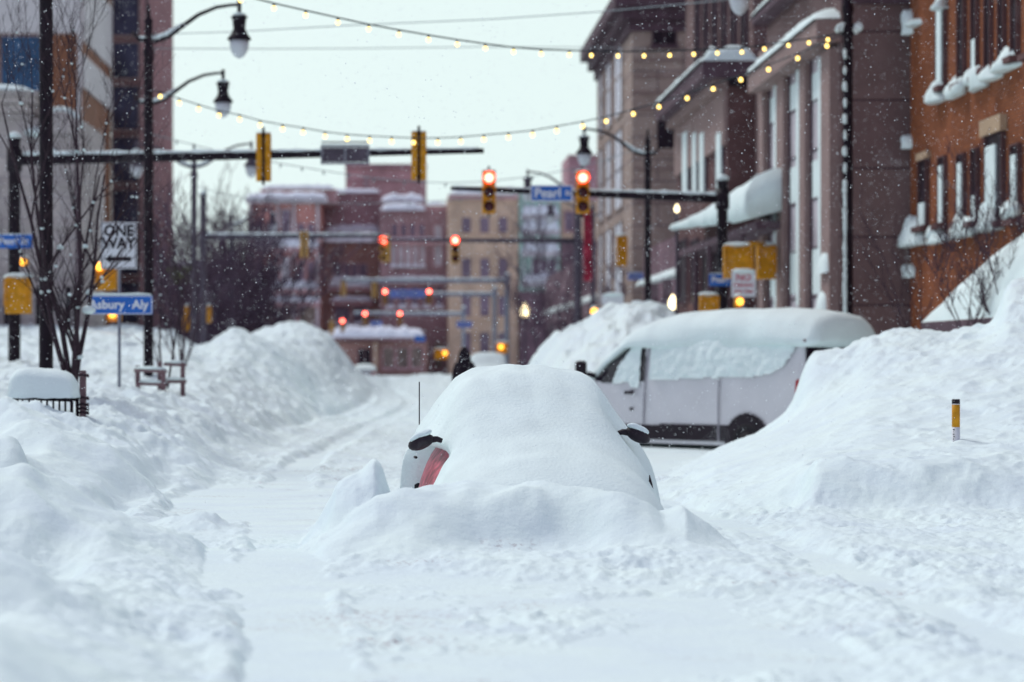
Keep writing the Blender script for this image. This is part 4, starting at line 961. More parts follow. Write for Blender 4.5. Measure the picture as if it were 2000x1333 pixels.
# --- right: orange brick building, near
XR4 = 11.5
b = bld('brick_building', (XR4, 50, 0), 'orange brick building at right edge with snow packed on its narrow window ledges')
y1, y0 = 57.6, 34.
MB().box(0, 14, y0-50, y1-50, 0, 17).build('wall', M['orange'], b)
f4 = Face(b, 'x', XR4, -1)
def wpx(f, X, pa, pb, ta, bo): return sorted((ywall(pa, X), ywall(pb, X))), (zat(bo, ywall((pa+pb)/2, X)), zat(ta, ywall((pa+pb)/2, X)))
for pa, pb, ta, bo, sn in ((1834,1850,-60,168,'L'),(1876,1888,-60,160,''),(1903,1913,-60,150,'S'),(1929,1940,-60,128,''),(1956,1966,-60,118,''),(1981,1993,-60,108,''),
                           (1799,1815,315,440,'S'),(1838,1850,308,435,'L'),(1875,1888,303,430,'L'),(1903,1914,292,430,'S'),(1930,1964,262,432,'L'),(1980,1996,285,425,'L'),(2012,2030,280,420,''),(2012,2030,-60,100,'')):
    (u0, u1), (z0, z1) = wpx(f4, XR4, pa, pb, ta, bo)
    w = f4.window(u0, u1, z0, z1, M['slot'], M['brownb'], mull=0, sill=True, snow=False, fw=.03)
    if sn == 'L': f4.slab('snow_patch', M['snow_soft'], u0+(u1-u0)*.42, u1-.02, z0, z1-(z1-z0)*.12, .032, .07, w)
    if sn == 'S': f4.slab('snow_patch', M['snow_soft'], u0+(u1-u0)*.3, u1-.02, z0, z0+(z1-z0)*.35, .032, .07, w)
for pa, pb, ta, bo in ((1827,1853,165,216),(1860,1888,155,205),(1897,1934,138,192),(1936,1962,130,168),(1957,1994,100,155),(1773,1812,438,500),(1822,1850,445,490),(1856,1914,430,480),(1918,1965,412,470),(1966,2000,400,440),(1776,1784,30,85),(1786,1802,40,56),(1776,1788,522,552),(1838,1856,0,28),(1776,1782,270,300)):
    (u0, u1), (z0, z1) = wpx(f4, XR4, pa, pb, ta, bo); cz_, cy_ = (z0+z1)/2, (u0+u1)/2
    mb = MB(); mb.blob((-.04, cy_-50, cz_), (.22, (u1-u0)*.46, (z1-z0)*.55), .3, flat=-.35, seed=pa)
    mb.blob((-.03, cy_-50+(u1-u0)*.16, cz_+(z1-z0)*.16), (.17, (u1-u0)*.22, (z1-z0)*.55), .3, flat=-.2, seed=pa+1)
    mb.build('ledge_snow', M['snow_soft'], b, True)
(u0, u1), (z0, z1) = wpx(f4, XR4, 1926, 1967, 230, 262); f4.slab('lintel', M['lintel'], u0, u1, z0, z1, 0, .14)
(u0, u1), (z0, z1) = wpx(f4, XR4, 1797, 1818, 298, 312); f4.slab('lintel', M['lintel'], u0, u1, z0, z1, 0, .10)
# barrel awning under snow
aw = MB(); vs = []; NA = 14; ya, yb = 46.6, 38.5
for i in range(NA+1):
    yy = ya+(yb-ya)*i/NA
    top = np.interp(yy, [38.5,41,43,44,45,46,46.6], [4.8,4.5,4.15,3.95,3.65,3.2,2.75])
    for k in range(7):
        a = R(90)*k/6; vs.append((-.0-2.0*math.sin(a), yy-50, 2.55+(top-2.5)*math.cos(a)))
fs = [(i*7+k, (i+1)*7+k, (i+1)*7+k+1, i*7+k+1) for i in range(NA) for k in range(6)]
aw.add(vs, fs).build('awning_snow', M['snow_soft'], b, True)
MB().box(-2.0, 0, yb-50, ya-50, 2.38, 2.545).build('awning', M['trimdark'], b)
for yy in (39.5, 42.5, 45.9): MB().box(-1.95,-1.87,yy-50.04,yy-49.96,0.4,2.376).build('awning_post', M['black'], b)

# --- right: stone-panelled block with tall window bays (R3)
XR = 10.0
b = bld('stone_building', (XR, 58, 0), 'brown stone block with tall snow streaked windows behind the near right lamp')
YA, YB = 58., 69.5
MB().box(0, 12, .0, YB-YA, 0, 18).build('wall', M['stonep'], b)
f3 = Face(b, 'x', XR, -1); f3f = Face(b, 'y', YA, -1)
for pa, pb, ta, m_ in ((1508,1530,150,0),(1547,1576,120,0),(1590,1620,95,0)):
    (u0, u1), _ = wpx(f3, XR, pa, pb, ta, 600); z1 = zat(ta, (u0+u1)/2); z0 = 2.2
    w = f3.window(u0, u1, z0, z1, M['glassfar'], M['trimdark'], mull=0, sill=False, snow=False, fw=.06, cross=5)
    du = (u1-u0); w['label'] = 'tall window streaked with a strip of snow'
    f3.slab('snow_strip', M['snow_soft'], u0-.02, u0+du*.30, 3.2, z1-.3, .095, .16, w)
    for q in range(3): f3.slab('pane_snow', M['snow_soft'], u0+du*.35, u1-.05, z1-1.2-q*2.3, z1-.5-q*2.1, .031, .05, w)
for pa, pb in ((1497,1506),(1532,1546),(1578,1589),(1621,1639)):
    (u0, u1), _ = wpx(f3, XR, pa, pb, 0, 10); f3.slab('pilaster', M['pilaster'], u0, u1, 0, zat(100, (u0+u1)/2), 0, .22)
u0, u1 = ywall(1626, XR), ywall(1500, XR); zl = zat(12, u0); zl2 = zat(100, u1)
zc = (zl+zl2)/2-.55
f3.slab('cornice', M['pilaster'], YA, u1, zc-.5, zc-.004, 0, .55)
f3.lump('cornice_snow', b, YA, u1, zc, .42, .62)
f3.slab('upper_cornice', M['trimdark'], YA, u1, zc+1.35, zc+1.55, 0, .45); f3.lump('cornice_snow', b, YA, u1, zc+1.555, .3, .5)
f3f.slab('dark_band', M['trimdark'], XR, XR+4, zat(8,YA), zat(-20,YA), 0, .1)
for k_ in range(2):
    z = zat(530+75*k_, 57); 
    f3.lump('ledge_snow', b, 58.3+k_*.3, 59.3+k_*.3, z, .6, .35)
# --- right: brown office block with snowy ledges (R2)
b = bld('office_building', (XR, 78, 0), 'brown office block with two slanting snow ledges and a dark end wall')
YA, YB = 78., 92.
MB().box(0, 12, 0, YB-YA, 0, zat(105, 80)-.5).build('wall', M['brownb'], b)
MB().box(1.2, 12, 3.0, 22, zat(105,80)-.49, 22).build('upper_wall', M['stonep'], b)
f2 = Face(b, 'x', XR, -1); f2f = Face(b, 'y', YA, -1); fu = Face(b, 'x', XR+1.2, -1)
zl = (zat(160, YA)+zat(235, ywall(1320,XR)))/2
f2.slab('stone_band', M['pilaster'], YA, YB, zl-2.0, zl-.3, 0, .12)
f2.slab('ledge', M['pilaster'], YA, YB, zl-.296, zl-.004, 0, .40); f2.lump('ledge_snow', b, YA, YB, zl, .5, .5)
zr = zat(105, 80)-.5; f2.slab('cornice', M['trimdark'], YA-.3, YB, zr-.5, zr-.004, 0, .8); f2.lump('roof_snow', b, YA-.3, YB, zr, .38, .9)
f2f.slab('cornice', M['trimdark'], XR+.005, XR+1.0, zr-.49, zr-.010, .004, .29); f2f.lump('roof_snow', b, XR-.8, XR+.9, zr+.01, .45, .35)
f2f.slab('dark_vent', M['slot'], XR+.02, XR+.85, zat(168,YA), zat(150,YA), 0, .25)
f2f.slab('pilaster', M['pilaster'], XR+.85, XR+1.1, 0, zat(118,YA), 0, .25)
for pa, pb in ((1335,1349),(1356,1367),(1370,1382),(1402,1416)):
    (u0, u1), (z0, z1) = wpx(f2, XR, pa, pb, 250, 380)
    w = f2.window(u0, u1, z0, z1, M['slot'], M['trimdark'], mull=0, sill=False, snow=False, fw=.05)
    f2.slab('snow_strip', M['snow_soft'], u0, u0+(u1-u0)*.6, z0, z1-.2, .095, .15, w)
for i in range(6):
    u0 = 82.2+i*2.6; fu.window(u0, u0+1.3, zr+.8, zr+5.5, M['slot'], M['trimdark'], mull=1, sill=False, snow=False, cross=2)
for i in range(4):
    (u0, u1), (z0, z1) = wpx(f2, XR, 1330+i*22, 1344+i*22, 470, 590)
    f2.window(u0, u1, z0, z1, M['slot'], M['trimdark'], mull=0, sill=False, snow=False, fw=.05)
# slanting canopy loaded with snow
b = bld('entrance_canopy', (XR, 60, 0), 'long street canopy buried under a thick white snow slab before the brown office block', 'canopy')
yA, yB = 65.5, 84.
cp = MB(); vs = []; NA = 26
for i in range(NA+1):
    q = i/NA; yy = yA+(yB-yA)*q; sag = .10*n3(yy, 0, 0, .8, 3); lo = 5.45+.65*q; hi = 6.75-.35*q; md = (lo+hi)/2
    for (x, z) in ((0,hi),(-.45,hi-.03),(-.9,hi-.22),(-1.12,md),(-1.12,lo+.06+sag*1.5),(-1.0,lo),(0,lo+.25)): vs.append((x, yy-60, z+sag*.7))
fs = [(i*7+k, (i+1)*7+k, (i+1)*7+k+1, i*7+k+1) for i in range(NA) for k in range(6)]+[tuple(range(7)), tuple(NA*7+k for k in range(6,-1,-1))]
cp.add(vs, fs).build('snow', M['snow_soft'], b, True)
MB().box(-.85, -.02, yA-59.8, yB-60.1, 5.22, 5.42).build('canopy_deck', M['trimdark'], b)
for yy in (68.5, 72, 76, 79.5): MB().tube([(-.8,yy-60,.3),(-.8,yy-60,5.21)], .06, 8).build('column', M['trimdark'], b)
# --- right: beige tower (R1)
XT = 10.0; YA = 110.
b = bld('stone_tower', (XT, YA, 0), 'beige stone tower with dark overhanging cornice and tall narrow windows, left of the office block')
MB().box(0, 12, 0, 19.5, 0, zat(60, YA)).build('wall', M['beige'], b)
f1 = Face(b, 'x', XT, -1); f1f = Face(b, 'y', YA, -1)
zt = zat(62, YA)
co = MB()
for k_, (o, z0, z1) in enumerate(((.15,0,.5),(.45,.502,1.0),(.8,1.002,1.6))): co.box(-o, 12, -o, 19.5+o, zt+z0, zt+z1)
co.build('cornice', M['trimdark'], b)
for (pa, pb, ta, bo) in ((1172,1179,60,330),(1186,1196,50,320),(1203,1217,35,310)):
    (u0, u1), _ = wpx(f1, XT, pa, pb, ta, bo)
    for q in range(3):
        z1 = zat(60, 118)-.6-q*4.2; f1.window(u0, u1, z1-3.5, z1, M['snow_far'], M['beige'], mull=1, sill=False, snow=False, cross=1)
f1f.window(xat(1276,YA), xat(1319,YA), zat(86,YA), zat(18,YA), M['slot'], M['trimdark'], mull=1, sill=True, snow=False)
f1f.slab('arch_window', M['slot'], xat(1284,YA), xat(1321,YA), zat(290,YA), zat(236,YA), 0, .05)
mb = MB(); x0, x1 = xat(1284,YA)-XT, xat(1321,YA)-XT; cx, rr_ = (x0+x1)/2, (x1-x0)/2
pts = [(cx+rr_*math.cos(R(180)*i/12), -.05, zat(236,YA)+.004+rr_*math.sin(R(180)*i/12)) for i in range(13)]; mb.v = pts+[(p[0], -.0, p[2]) for p in pts]; mb.f = [tuple(range(12,-1,-1))]+[(i, i+1, i+14, i+13) for i in range(12)]
mb.build('arch_head', M['slot'], b)
for py in (118,150,182,214,300,330,395): f1f.slab('stone_course', M['pilaster'], XT+.01, XT+3.4, zat(py,YA)-.05, zat(py,YA)+.03, 0, .07)
# low dark shop row continuing down the right side
b = bld('shop_row', (XT+.4, 92, 0), 'dark row of shopfronts at street level between the beige tower and far mast', 'shop row')
MB().box(0, 10, 0.5, 17, 0, 6.5).build('wall', M['darkfar'], b); MB().box(0, 10, 38, 90, 0, 7.6).build('far_wall', M['darkfar'], b)
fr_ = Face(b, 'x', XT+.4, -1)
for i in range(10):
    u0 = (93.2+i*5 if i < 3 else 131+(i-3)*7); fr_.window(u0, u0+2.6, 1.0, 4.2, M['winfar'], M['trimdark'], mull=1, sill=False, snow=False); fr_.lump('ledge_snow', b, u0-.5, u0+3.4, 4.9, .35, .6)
b = bld('red_banner', W(1148,480,104), 'tall narrow red banner hanging beside the black far mast', 'banner')
mb = MB(); vs = []
for i in range(20):
    z = 1.45-2.9*i/19
    for x in (-.17, .17): vs.append((x, .05*math.sin(i*.7)+(.03 if x > 0 else 0), z))
mb.add(vs, [(2*i, 2*i+1, 2*i+3, 2*i+2) for i in range(19)]); mb.build('cloth', mat('banner_red', (.35,.03,.06), .7, .5, 4), b, True)
MB().tube([(-.25,0,1.5),(.25,0,1.5)], .03, 6).build('rod', M['blackfar'], b)

# --- left: cream stone building, near
b = bld('stone_building', (xat(0,75), 75, 0), 'cream grey stone building at left edge with snowy cornice and arched top')
X0, X1 = -30-b.location.x, xat(158,75)-b.location.x
MB().box(X0, X1, 0, 6, 0, zat(232,75)).build('wall', M['cream'], b)
fl = Face(b, 'y', 75, -1); bx = b.location.x
co = MB()
for o, pz0, pz1 in ((.10,232,222),(.22,221,205),(.36,204,192),(.46,191,180)): co.box(X0, xat(58,75)-bx+o*.6, -o, 3, zat(pz0,75)+.002, zat(pz1,75))
co.build('cornice', M['cream'], b); fl.lump('cornice_snow', b, -20, xat(66,75), zat(180,75), .24, .6)
# arched parapet
mb = MB(); cx = xat(118,75)-bx; rr_ = 40/F*75; z0 = zat(262,75)
pts = [(cx+rr_*math.cos(math.pi*i/14), z0+rr_*1.1*math.sin(math.pi*i/14)) for i in range(15)]
mb.v = [(x,-.14,z) for x,z in pts]+[(x,.5,z) for x,z in pts]; mb.f = [tuple(range(14,-1,-1))]+[(i+1,i,i+15,i+16) for i in range(14)]
mb.build('arched_gable', M['cream'], b)
mb = MB(); mb.tube([(x, .1, z+.05) for x, z in pts[1:14]], [.07+.05*math.sin(math.pi*i/12) for i in range(13)], 8); mb.blob((cx-.7,.0,z0+.05),(.35,.3,.16),.2); mb.blob((cx-.35,-.1,z0-.55),(.28,.25,.16),.2); mb.build('gable_snow', M['snow_soft'], b, True)
for px in (8, 70, 128):
    fl.window(xat(px,75), xat(px+26,75), zat(700,75), zat(560,75), M['slot'], M['cream'], mull=1, sill=True, snow=True)
for py in (360, 440, 530): fl.slab('stone_course', M['cream'], -20, xat(157.5,75), zat(py,75)-.06, zat(py,75)+.06, 0, .08)
fl.slab('downpipe', M['trimdark'], xat(149,75), xat(153,75), .5, zat(300,75), 0.002, .12)

# --- left: modern block
YA = 120.; X1 = xat(160, YA)
b = bld('apartment_building', (X1, YA, 0), 'modern block of white and brown panels with stacked dark windows, behind the cream building')
MB().box(-25, 0, 0, 12, 0, 24).build('wall', M['panel_brown'], b)
f = Face(b, 'y', YA, -1); fs_ = Face(b, 'x', X1, 1)
f.slab('white_panel', M['panel_white'], X1-20, X1-.02, zat(66,YA), 23.9, 0, .12)
f.slab('white_panel', M['panel_white'], xat(152,YA), xat(165,YA)-.15, 0, zat(66,YA)-.01, .0, .10)
f.window(xat(3,YA), xat(82,YA), zat(180,YA), zat(72,YA), M['bluewin'], M['pilaster'], mull=0, sill=False, snow=False, fw=.12)
f.window(xat(-110,YA), xat(-20,YA), zat(180,YA), zat(72,YA), M['bluewin'], M['pilaster'], mull=1, sill=False, snow=False, fw=.12)
for za, zb, m_ in ((66,-60,'panel_white'),(158,98,'panel_white')):
    fs_.slab('white_panel', M[m_], YA+.02, YA+11.9, zat(za,YA)-.3, zat(zb,YA)-.2, 0, .10)
Y2 = 132.4; X2 = xat(276, Y2)
MB().box(0, X2-X1, 12.4, 31, 0, 24).build('stair_tower', M['brickp'], b)
f = Face(b, 'y', Y2, -1)
edges = [-30, 78, 162, 262, 365, 455, 545, 640]
for i in range(len(edges)-1):
    a, c2 = edges[i]+7, edges[i+1]-5
    f.window(xat(221,Y2), xat(271,Y2), zat(c2,Y2), zat(a,Y2), M['darkwin'], M['pilaster'], mull=0, sill=False, snow=False, fw=.10)
    f.slab('floor_band', M['pilaster'], xat(219,Y2), xat(273,Y2), zat(edges[i+1]+4,Y2)+.2, zat(edges[i+1]-1,Y2)+.2, 0.091, .2)
fs2 = Face(b, 'x', X2, 1)
fs2.slab('brick_rib', M['trimdark'], 134.5, 135.2, 0, 24, 0, .1)
MB().box(X2-X1-2.5, X2-X1-.05, 31.01, 44, 0, 5.6).build('rear_wing', M['brickp'], b)

# --- far left low building behind the thicket
b = bld('low_building', (xat(400,175), 175, 0), 'low dark building behind the bare thicket at left of the far brick block')
MB().box(xat(300,175)-b.location.x, xat(470,175)-b.location.x, 0, 12, 0, zat(520,175)).build('wall', M['darkfar'], b)
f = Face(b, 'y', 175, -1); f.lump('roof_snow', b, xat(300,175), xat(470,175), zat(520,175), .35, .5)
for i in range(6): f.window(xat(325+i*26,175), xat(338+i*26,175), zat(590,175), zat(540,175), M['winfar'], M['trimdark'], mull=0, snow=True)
sg = empty('green_sign', W(353,537,120), 'green and yellow lit shop sign left of the double lamp post', 'shop sign')
MB().bev(-.75,.75,-.1,.1,-.42,.42,.05).build('panel', mat('green_sign_face', (.16,.22,.05), .6, .6, 3), sg); MB().tube([(0,.1,-4),(0,.1,-.4)], .07, 8).build('post', M['blackfar'], sg)

# --- far central blocks
def fwin(f, Y, px0, px1, py0, py1, n, gap=.45, gm='winfar', fm='pinkfar', snow=True, mull=0, pyr=None):
    st_ = (px1-px0)/n
    for i in range(n):
        a = px0+st_*(i+gap/2); c2 = px0+st_*(i+1-gap/2)
        f.window(xat(a,Y), xat(c2,Y), zat(py1,Y), zat(py0,Y), M[gm], M[fm], mull=mull, sill=True, snow=snow, fw=.12, snowh=.35)
def ledge(f, b, Y, px0, px1, py, h=.45, d=.6, m='pinkfar'):
    z = zat(py, Y); f.slab('ledge', M[m], xat(px0,Y), xat(px1,Y), z-.45, z-.004, 0.01, d); f.lump('ledge_snow', b, xat(px0,Y), xat(px1,Y), z, h, d+.08)
Y = 225.
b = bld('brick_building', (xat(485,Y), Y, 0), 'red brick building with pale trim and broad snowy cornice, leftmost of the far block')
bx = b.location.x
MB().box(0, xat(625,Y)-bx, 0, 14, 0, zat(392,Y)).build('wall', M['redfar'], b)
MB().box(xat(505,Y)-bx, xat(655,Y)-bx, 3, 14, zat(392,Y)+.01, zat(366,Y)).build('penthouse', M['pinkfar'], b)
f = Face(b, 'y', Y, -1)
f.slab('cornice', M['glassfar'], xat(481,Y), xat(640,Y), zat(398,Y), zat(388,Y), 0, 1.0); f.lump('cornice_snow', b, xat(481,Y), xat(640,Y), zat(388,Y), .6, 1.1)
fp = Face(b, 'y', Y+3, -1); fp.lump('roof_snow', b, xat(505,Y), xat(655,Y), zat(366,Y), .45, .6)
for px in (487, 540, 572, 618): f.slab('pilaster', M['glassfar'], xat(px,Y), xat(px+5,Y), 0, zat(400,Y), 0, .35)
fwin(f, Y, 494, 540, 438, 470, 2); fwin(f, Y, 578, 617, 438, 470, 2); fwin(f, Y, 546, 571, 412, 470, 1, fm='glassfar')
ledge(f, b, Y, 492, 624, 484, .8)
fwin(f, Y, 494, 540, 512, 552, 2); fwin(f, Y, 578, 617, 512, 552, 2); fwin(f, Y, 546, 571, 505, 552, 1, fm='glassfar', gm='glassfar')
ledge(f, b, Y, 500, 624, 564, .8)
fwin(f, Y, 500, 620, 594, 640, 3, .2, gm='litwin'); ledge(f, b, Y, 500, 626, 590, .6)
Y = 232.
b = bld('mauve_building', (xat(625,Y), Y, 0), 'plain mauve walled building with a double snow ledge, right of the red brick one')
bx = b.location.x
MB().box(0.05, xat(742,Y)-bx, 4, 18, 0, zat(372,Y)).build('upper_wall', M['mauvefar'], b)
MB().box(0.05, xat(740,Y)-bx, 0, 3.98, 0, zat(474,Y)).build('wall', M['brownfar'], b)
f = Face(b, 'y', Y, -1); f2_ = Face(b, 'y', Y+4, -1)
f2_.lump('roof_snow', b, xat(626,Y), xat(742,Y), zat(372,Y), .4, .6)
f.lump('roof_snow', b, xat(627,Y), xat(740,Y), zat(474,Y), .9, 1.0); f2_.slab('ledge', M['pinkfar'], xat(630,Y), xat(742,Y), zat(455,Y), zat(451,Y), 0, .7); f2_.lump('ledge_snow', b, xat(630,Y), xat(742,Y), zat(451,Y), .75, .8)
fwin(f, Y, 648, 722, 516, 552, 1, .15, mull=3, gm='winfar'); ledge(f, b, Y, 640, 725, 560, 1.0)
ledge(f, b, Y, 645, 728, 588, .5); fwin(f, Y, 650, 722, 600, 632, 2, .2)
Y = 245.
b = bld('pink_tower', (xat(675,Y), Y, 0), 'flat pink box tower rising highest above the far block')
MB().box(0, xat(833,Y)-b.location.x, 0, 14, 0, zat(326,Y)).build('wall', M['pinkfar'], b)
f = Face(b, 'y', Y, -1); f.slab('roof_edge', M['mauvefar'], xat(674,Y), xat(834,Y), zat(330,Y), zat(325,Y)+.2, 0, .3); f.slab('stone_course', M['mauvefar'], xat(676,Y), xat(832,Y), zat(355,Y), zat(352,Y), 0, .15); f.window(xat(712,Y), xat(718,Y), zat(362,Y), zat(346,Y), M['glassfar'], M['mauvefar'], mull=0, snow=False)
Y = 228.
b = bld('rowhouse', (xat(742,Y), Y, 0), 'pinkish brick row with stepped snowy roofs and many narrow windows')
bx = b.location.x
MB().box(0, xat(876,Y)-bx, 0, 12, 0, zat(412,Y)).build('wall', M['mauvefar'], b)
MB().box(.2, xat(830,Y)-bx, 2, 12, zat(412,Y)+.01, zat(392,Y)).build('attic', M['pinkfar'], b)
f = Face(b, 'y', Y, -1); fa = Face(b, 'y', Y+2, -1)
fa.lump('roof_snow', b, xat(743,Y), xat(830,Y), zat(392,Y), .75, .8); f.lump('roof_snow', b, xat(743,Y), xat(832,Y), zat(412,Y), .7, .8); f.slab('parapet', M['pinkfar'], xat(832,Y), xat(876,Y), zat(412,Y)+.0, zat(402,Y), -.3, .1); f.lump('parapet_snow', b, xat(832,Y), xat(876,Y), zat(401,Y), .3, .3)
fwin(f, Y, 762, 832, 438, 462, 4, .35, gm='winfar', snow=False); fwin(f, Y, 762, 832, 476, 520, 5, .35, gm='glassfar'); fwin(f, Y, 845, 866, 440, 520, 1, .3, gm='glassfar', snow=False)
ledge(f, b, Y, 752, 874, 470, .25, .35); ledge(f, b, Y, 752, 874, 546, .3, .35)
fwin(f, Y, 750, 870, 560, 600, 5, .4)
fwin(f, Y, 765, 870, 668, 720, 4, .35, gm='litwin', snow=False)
Y = 218.
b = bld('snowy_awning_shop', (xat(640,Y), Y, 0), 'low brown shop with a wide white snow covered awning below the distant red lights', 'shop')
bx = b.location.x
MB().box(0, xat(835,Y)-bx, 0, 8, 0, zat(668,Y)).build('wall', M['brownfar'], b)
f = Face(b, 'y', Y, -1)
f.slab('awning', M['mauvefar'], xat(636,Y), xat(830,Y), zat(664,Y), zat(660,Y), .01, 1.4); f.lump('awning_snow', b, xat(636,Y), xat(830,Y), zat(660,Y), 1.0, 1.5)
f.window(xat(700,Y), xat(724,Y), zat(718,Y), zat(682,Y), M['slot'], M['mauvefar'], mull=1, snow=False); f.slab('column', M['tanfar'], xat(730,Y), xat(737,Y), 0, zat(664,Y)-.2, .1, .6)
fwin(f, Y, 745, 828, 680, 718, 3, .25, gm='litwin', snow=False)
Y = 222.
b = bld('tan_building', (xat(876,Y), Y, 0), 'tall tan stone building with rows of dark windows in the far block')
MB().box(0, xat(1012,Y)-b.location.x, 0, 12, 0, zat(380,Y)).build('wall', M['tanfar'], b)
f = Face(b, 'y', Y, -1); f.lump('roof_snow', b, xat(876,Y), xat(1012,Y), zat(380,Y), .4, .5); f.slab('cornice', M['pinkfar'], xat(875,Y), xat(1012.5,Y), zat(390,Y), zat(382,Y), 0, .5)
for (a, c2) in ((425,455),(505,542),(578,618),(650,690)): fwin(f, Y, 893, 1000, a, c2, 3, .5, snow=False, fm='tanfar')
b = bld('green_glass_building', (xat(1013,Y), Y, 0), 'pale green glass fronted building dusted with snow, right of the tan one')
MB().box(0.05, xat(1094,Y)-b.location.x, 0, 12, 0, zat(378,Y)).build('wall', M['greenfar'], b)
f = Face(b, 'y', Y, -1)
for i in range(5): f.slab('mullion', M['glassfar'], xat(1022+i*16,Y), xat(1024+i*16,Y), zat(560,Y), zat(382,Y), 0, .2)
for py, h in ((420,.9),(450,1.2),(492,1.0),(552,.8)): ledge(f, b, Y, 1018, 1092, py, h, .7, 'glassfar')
f.slab('dark_storefront', M['darkfar'], xat(1014,Y), xat(1093,Y), 0, zat(570,Y), 0.01, .3); f.window(xat(1040,Y), xat(1085,Y), zat(545,Y), zat(505,Y), M['winfar'], M['greenfar'], mull=2, snow=False)
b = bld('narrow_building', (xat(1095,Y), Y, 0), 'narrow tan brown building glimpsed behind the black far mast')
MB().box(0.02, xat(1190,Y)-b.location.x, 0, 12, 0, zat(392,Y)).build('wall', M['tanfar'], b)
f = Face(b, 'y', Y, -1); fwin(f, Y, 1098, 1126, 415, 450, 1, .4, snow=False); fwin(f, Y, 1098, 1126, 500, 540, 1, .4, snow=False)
f.slab('lower_wall', M['darkfar'], xat(1096,Y), xat(1190,Y), 0, zat(470,Y), .01, .3)
Y = 250.
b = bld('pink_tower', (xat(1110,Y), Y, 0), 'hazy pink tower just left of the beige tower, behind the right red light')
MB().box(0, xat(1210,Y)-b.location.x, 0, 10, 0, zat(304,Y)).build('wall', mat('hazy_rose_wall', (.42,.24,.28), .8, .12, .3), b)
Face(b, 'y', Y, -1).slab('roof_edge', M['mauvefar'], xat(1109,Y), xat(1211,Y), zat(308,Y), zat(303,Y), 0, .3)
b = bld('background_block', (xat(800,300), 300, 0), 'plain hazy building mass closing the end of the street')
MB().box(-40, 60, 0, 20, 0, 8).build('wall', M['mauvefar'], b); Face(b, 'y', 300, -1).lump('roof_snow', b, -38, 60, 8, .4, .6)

# globe lamps, lit
for px, py, Y, s_, lb in ((1025,607,150,1.6,'lit warm globe lamp on a short post in the far street'),(1314,592,88,.95,'lit warm globe lamp in front of the brown office block'),(1322,408,84,.5,'small bright white lamp above the snowy canopy')):
    c = W(px, py, Y); r = empty('globe_lamp', (c.x, c.y, .3), lb, 'lamp')
    MB().lathe([(.0,-.24*s_),(.10*s_,-.22*s_),(.16*s_,-.10*s_),(.15*s_,.05*s_),(.08*s_,.2*s_),(.02*s_,.30*s_)], (0,0,c.z-.3), 16).build('globe', M['lamp_on'], r, True)
    MB().lathe([(.12,0),(.06,.3),(.05,c.z-.3-.3*s_),(.09,c.z-.3-.25*s_)], n=10).build('post', M['blackfar'], r, True)

# ------------------------------------------------------------------ distant vehicles
def distant_car(px, Y, w, h, label, m, rz=0, lights=True, z0=.35):
    r = empty('snow_covered_car', (xat(px,Y), Y, z0), label, 'car', rz=rz)
    k_ = w/2
    superloft(interp_st([(0,k_*.85,.75,.25),(.2,k_*.98,.95,.2),(.9,k_,1.05,.2),(1.5,k_*.93,h-.05,.2),(2.4,k_*.92,h,.2),(3.4,k_*.95,h-.15,.2),(4.1,k_,1.05,.2),(4.4,k_*.85,.8,.3)], .15, 0, 4.4), 3.6, 12).build('body', m, r, True)
    superloft(interp_st([(.0,k_*.7,.9,.8),(.3,k_*.9,1.12,.9),(1.1,k_*.92,1.25,1.0),(1.6,k_*.85,h+.16,h-.1),(2.4,k_*.85,h+.2,h-.1),(3.3,k_*.85,h+.12,h-.2),(3.9,k_*.85,1.35,1.0),(4.3,k_*.6,1.1,.9)], .15, 0, 4.3), 2.6, 10).build('snow_cover', M['snow_soft'], r, True)
    ws = MB(); ws.v = [(-k_*.72,.98,1.10),(k_*.72,.98,1.10),(k_*.62,1.42,h-.12),(-k_*.62,1.42,h-.12)]; ws.f = [(0,1,2,3)]; ws.build('windscreen', M['winfar'], r)
    for sx in (-1, 1):
        for yy in (.8, 3.5):
            w_ = MB(); w_.lathe([(.1,-.1),(.3,-.1),(.32,0),(.3,.1),(.1,.1)], n=16); wo = w_.build('wheel', M['rubber'], r, True); wo.location = (sx*k_*.9, yy, .32); wo.rotation_euler = (0,R(90),0)
        if lights:
            MB().blob((sx*k_*.7,.02,.72), (.13,.06,.08), 0).build('headlight', M['tail'] if lights == 'red' else M['globe'], r, True)
    return r
distant_car(956, 108, 1.75, 1.62, 'white snow covered car seen above the roof of the buried car', M['carwhite'])
distant_car(711, 150, 1.55, 1.0, 'tiny distant car with a reddish light at the foot of the far grey snow pile', M['carwhite'], lights='red', z0=.3)
distant_car(1075, 140, 1.7, 1.35, 'dark distant car parked at the right side far down the street', M['blackfar'], z0=.35)

# ------------------------------------------------------------------ pedestrian
Yp = 60.; pz = .32
per = empty('person', (xat(907,Yp), Yp, pz), 'person in a dark hooded coat walking away down the street behind the buried car', 'person')
def skinobj(name, V, E, Rd, m, parent, lv=1):
    me = bpy.data.meshes.new(name); me.from_pydata(V, E, [])
    o = bpy.data.objects.new(name, me); COL.objects.link(o)
    md = o.modifiers.new('skin', 'SKIN')
    sl_ = me.skin_vertices[0].data if me.skin_vertices else None
    if sl_ is None: return o
    for i, rr in enumerate(Rd): sl_[i].radius = rr if hasattr(rr, '__len__') else (rr, rr); sl_[i].use_root = (i == 0)
    sb = o.modifiers.new('sub', 'SUBSURF'); sb.levels = lv; sb.render_levels = lv
    dg = bpy.context.evaluated_depsgraph_get(); dg.update()
    nm = bpy.data.meshes.new_from_object(o.evaluated_get(dg)); bpy.data.objects.remove(o)
    nm.materials.clear(); nm.materials.append(m); nm.shade_smooth()
    return link(name, nm, parent)
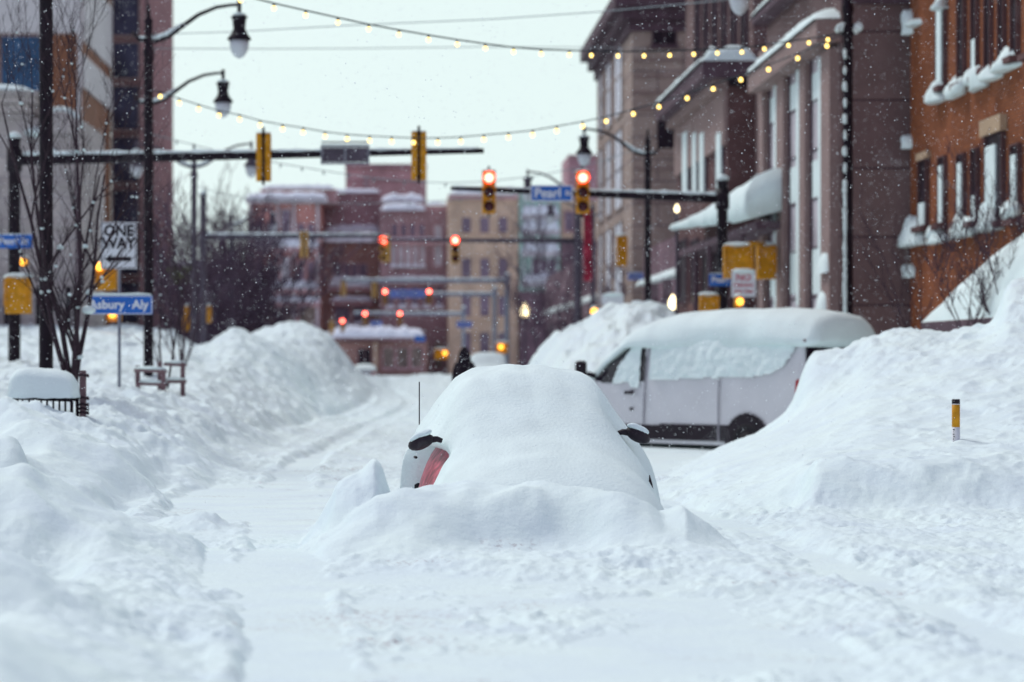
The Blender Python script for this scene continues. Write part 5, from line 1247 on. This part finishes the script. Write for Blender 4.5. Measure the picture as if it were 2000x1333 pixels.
def skinned(name, V, E, Rd, m, parent, lv=2):
    me = bpy.data.meshes.new(name); me.from_pydata(V, E, [])
    o = bpy.data.objects.new(name, me); COL.objects.link(o)
    o.modifiers.new('skin', 'SKIN')
    dat = me.skin_vertices[0].data if len(me.skin_vertices) else None
    if dat is None:
        a = me.attributes; return None
    return None
V = [(0,0,.92),(0,0,1.12),(0,.0,1.34),(0,0,1.47),(0,-.01,1.56),(0,-.01,1.68),
     (.10,0,.86),(.11,-.05,.48),(.11,.02,.08),(.11,-.14,.05),
     (-.10,0,.86),(-.11,.12,.50),(-.11,.22,.12),(-.11,.08,.07),
     (.19,0,1.42),(.25,.05,1.15),(.24,-.08,.93),(.24,-.12,.84),
     (-.19,0,1.42),(-.25,-.03,1.15),(-.24,.06,.93),(-.24,.09,.84)]
E = [(0,1),(1,2),(2,3),(3,4),(4,5),(0,6),(6,7),(7,8),(8,9),(0,10),(10,11),(11,12),(12,13),(2,14),(14,15),(15,16),(16,17),(2,18),(18,19),(19,20),(20,21)]
Rd = [(.15,.12),(.15,.12),(.17,.12),.07,.08,.10,.09,.065,.045,.045,.09,.065,.045,.045,.075,.055,.04,.04,.075,.055,.04,.04]
for si, s_ in ((17,1),(21,-1)):
    for q in range(5):
        a = V[si]; off = (q-2)*.017
        V.append((a[0]+.01*s_, a[1]+off, a[2]-.05)); V.append((a[0], a[1]+off*1.1-.01, a[2]-.085+.008*abs(q-2)))
        E += [(si, len(V)-2), (len(V)-2, len(V)-1)]; Rd += [.009, .008]
skinobj('body', V, E, Rd, M['coat'], per, 1)
MB().lathe([(.30,.50),(.285,.75),(.25,1.0),(.235,1.2),(.225,1.36),(.17,1.45),(.11,1.50)], n=18).build('coat', M['coat'], per, True)
MB().lathe([(.21,1.38),(.19,1.46),(.155,1.54),(.145,1.62),(.125,1.72),(.075,1.80),(.03,1.85),(.0,1.86)], (0,.01,0), 18).build('hood', M['coat'], per, True)

# ------------------------------------------------------------------ falling snow
rng = np.random.RandomState(3)
NF = 46000
Yf = 19+ (rng.rand(NF)**.8)*40; uf = rng.uniform(-.20,.30,NF); zf = rng.uniform(-.15,.17,NF)
# a few flakes drift close to the lens
Yf[:700] = rng.uniform(5, 15, 700)
Xf = uf*Yf; Zf = CZ+zf*Yf; rf = (.0020+.0038*rng.rand(NF)**3)*(.55+Yf/38)
keep = Zf > .5
Xf, Yf, Zf, rf = Xf[keep], Yf[keep], Zf[keep], rf[keep]; n = len(Xf)
oc = np.array([(1,0,0),(0,1,0),(-1,0,0),(0,-1,0),(0,0,1.2),(0,0,-1.2)])
Cc = np.stack([Xf,Yf,Zf],-1)[:,None,:]+oc[None]*rf[:,None,None]
tri = np.array([(0,1,4),(1,2,4),(2,3,4),(3,0,4),(1,0,5),(2,1,5),(3,2,5),(0,3,5)])
Ft = (np.arange(n)[:,None,None]*6+tri[None]).reshape(-1)
me = bpy.data.meshes.new('falling_snow'); me.vertices.add(n*6); me.vertices.foreach_set('co', Cc.astype(np.float32).reshape(-1))
me.loops.add(len(Ft)); me.loops.foreach_set('vertex_index', Ft.astype(np.int32)); me.polygons.add(len(Ft)//3)
me.polygons.foreach_set('loop_start', np.arange(0, len(Ft), 3, dtype=np.int32)); me.update(); me.validate(); me.materials.append(M['flake'])
fo = link('falling_snow', me); tag(fo, 'small white snowflakes falling through the air over the street', 'snowflakes', kind='stuff')

# ------------------------------------------------------------------ light, world, camera
w = bpy.data.worlds.new('World'); S.world = w; w.use_nodes = True
N, L = w.node_tree.nodes, w.node_tree.links; N.clear()
sky = N.new('ShaderNodeTexSky'); sky.sky_type = 'NISHITA'; sky.sun_disc = False
sky.sun_elevation = R(42); sky.sun_rotation = R(-42); sky.dust_density = 4
hs = N.new('ShaderNodeHueSaturation'); hs.inputs['Saturation'].default_value = .15; L.new(sky.outputs[0], hs.inputs['Color'])
bg1 = N.new('ShaderNodeBackground'); L.new(hs.outputs[0], bg1.inputs['Color']); bg1.inputs['Strength'].default_value = .012
# thick, even cloud deck: brightest low down, dimmed overhead to keep snow below the sky
tc = N.new('ShaderNodeTexCoord'); sp = N.new('ShaderNodeSeparateXYZ'); L.new(tc.outputs['Generated'], sp.inputs[0])
cr = N.new('ShaderNodeValToRGB'); E_ = cr.color_ramp.elements
E_[0].position = 0; E_[0].color = (.765,.905,.89,1); E_[1].position = .95; E_[1].color = (.41,.465,.53,1)
e = E_.new(.22); e.color = (.74,.88,.875,1); e = E_.new(.5); e.color = (.46,.515,.585,1)
L.new(sp.outputs[2], cr.inputs['Fac'])
# added tint: sky darkened to lavender behind the camera to shade camera-facing snow
mr = N.new('ShaderNodeMapRange'); mr.inputs[1].default_value = -.8; mr.inputs[2].default_value = .8; mr.inputs[3].default_value = 0; mr.inputs[4].default_value = 1.0
L.new(sp.outputs[1], mr.inputs[0])
tint = N.new('ShaderNodeMixRGB'); tint.inputs['Color1'].default_value = (.70,.62,.80,1); tint.inputs['Color2'].default_value = (1,1,1,1); L.new(mr.outputs[0], tint.inputs['Fac'])
mul = N.new('ShaderNodeMixRGB'); mul.blend_type = 'MULTIPLY'; mul.inputs['Fac'].default_value = 1; L.new(cr.outputs[0], mul.inputs['Color1']); L.new(tint.outputs[0], mul.inputs['Color2'])
bg2 = N.new('ShaderNodeBackground'); L.new(mul.outputs[0], bg2.inputs['Color']); bg2.inputs['Strength'].default_value = 1.0
ad = N.new('ShaderNodeAddShader'); L.new(bg1.outputs[0], ad.inputs[0]); L.new(bg2.outputs[0], ad.inputs[1])
out = N.new('ShaderNodeOutputWorld'); L.new(ad.outputs[0], out.inputs[0])
sl_ = bpy.data.lights.new('sun', 'SUN'); sl_.energy = 1.85; sl_.angle = R(15); sl_.color = (1,.985,.95)
so = bpy.data.objects.new('sun', sl_); COL.objects.link(so)
az, el = R(-45), R(54)      # high, ahead of the camera and a little to the right
dirv = Vector((math.sin(az)*math.cos(el), math.cos(az)*math.cos(el), math.sin(el)))
so.rotation_euler = (-dirv).to_track_quat('-Z', 'Y').to_euler(); so.location = (0, 20, 40)
cam = bpy.data.cameras.new('camera'); co_ = bpy.data.objects.new('camera', cam); COL.objects.link(co_)
co_.location = (0,0,CZ); co_.rotation_euler = (R(90),0,0)
cam.sensor_width = 36; cam.lens = 36*F/2000; cam.shift_x = (1000-VX)/2000; cam.shift_y = (HY-666.5)/2000
cam.clip_start = .5; cam.clip_end = 6000
cam.dof.use_dof = True; cam.dof.focus_distance = 22.5; cam.dof.aperture_fstop = 1.5
S.camera = co_
S.view_settings.view_transform = 'Standard'; S.view_settings.look = 'None'; S.view_settings.exposure = 0
S.render.engine = 'CYCLES'; S.cycles.use_denoising = True
S.cycles.max_bounces = 6; S.cycles.diffuse_bounces = 4
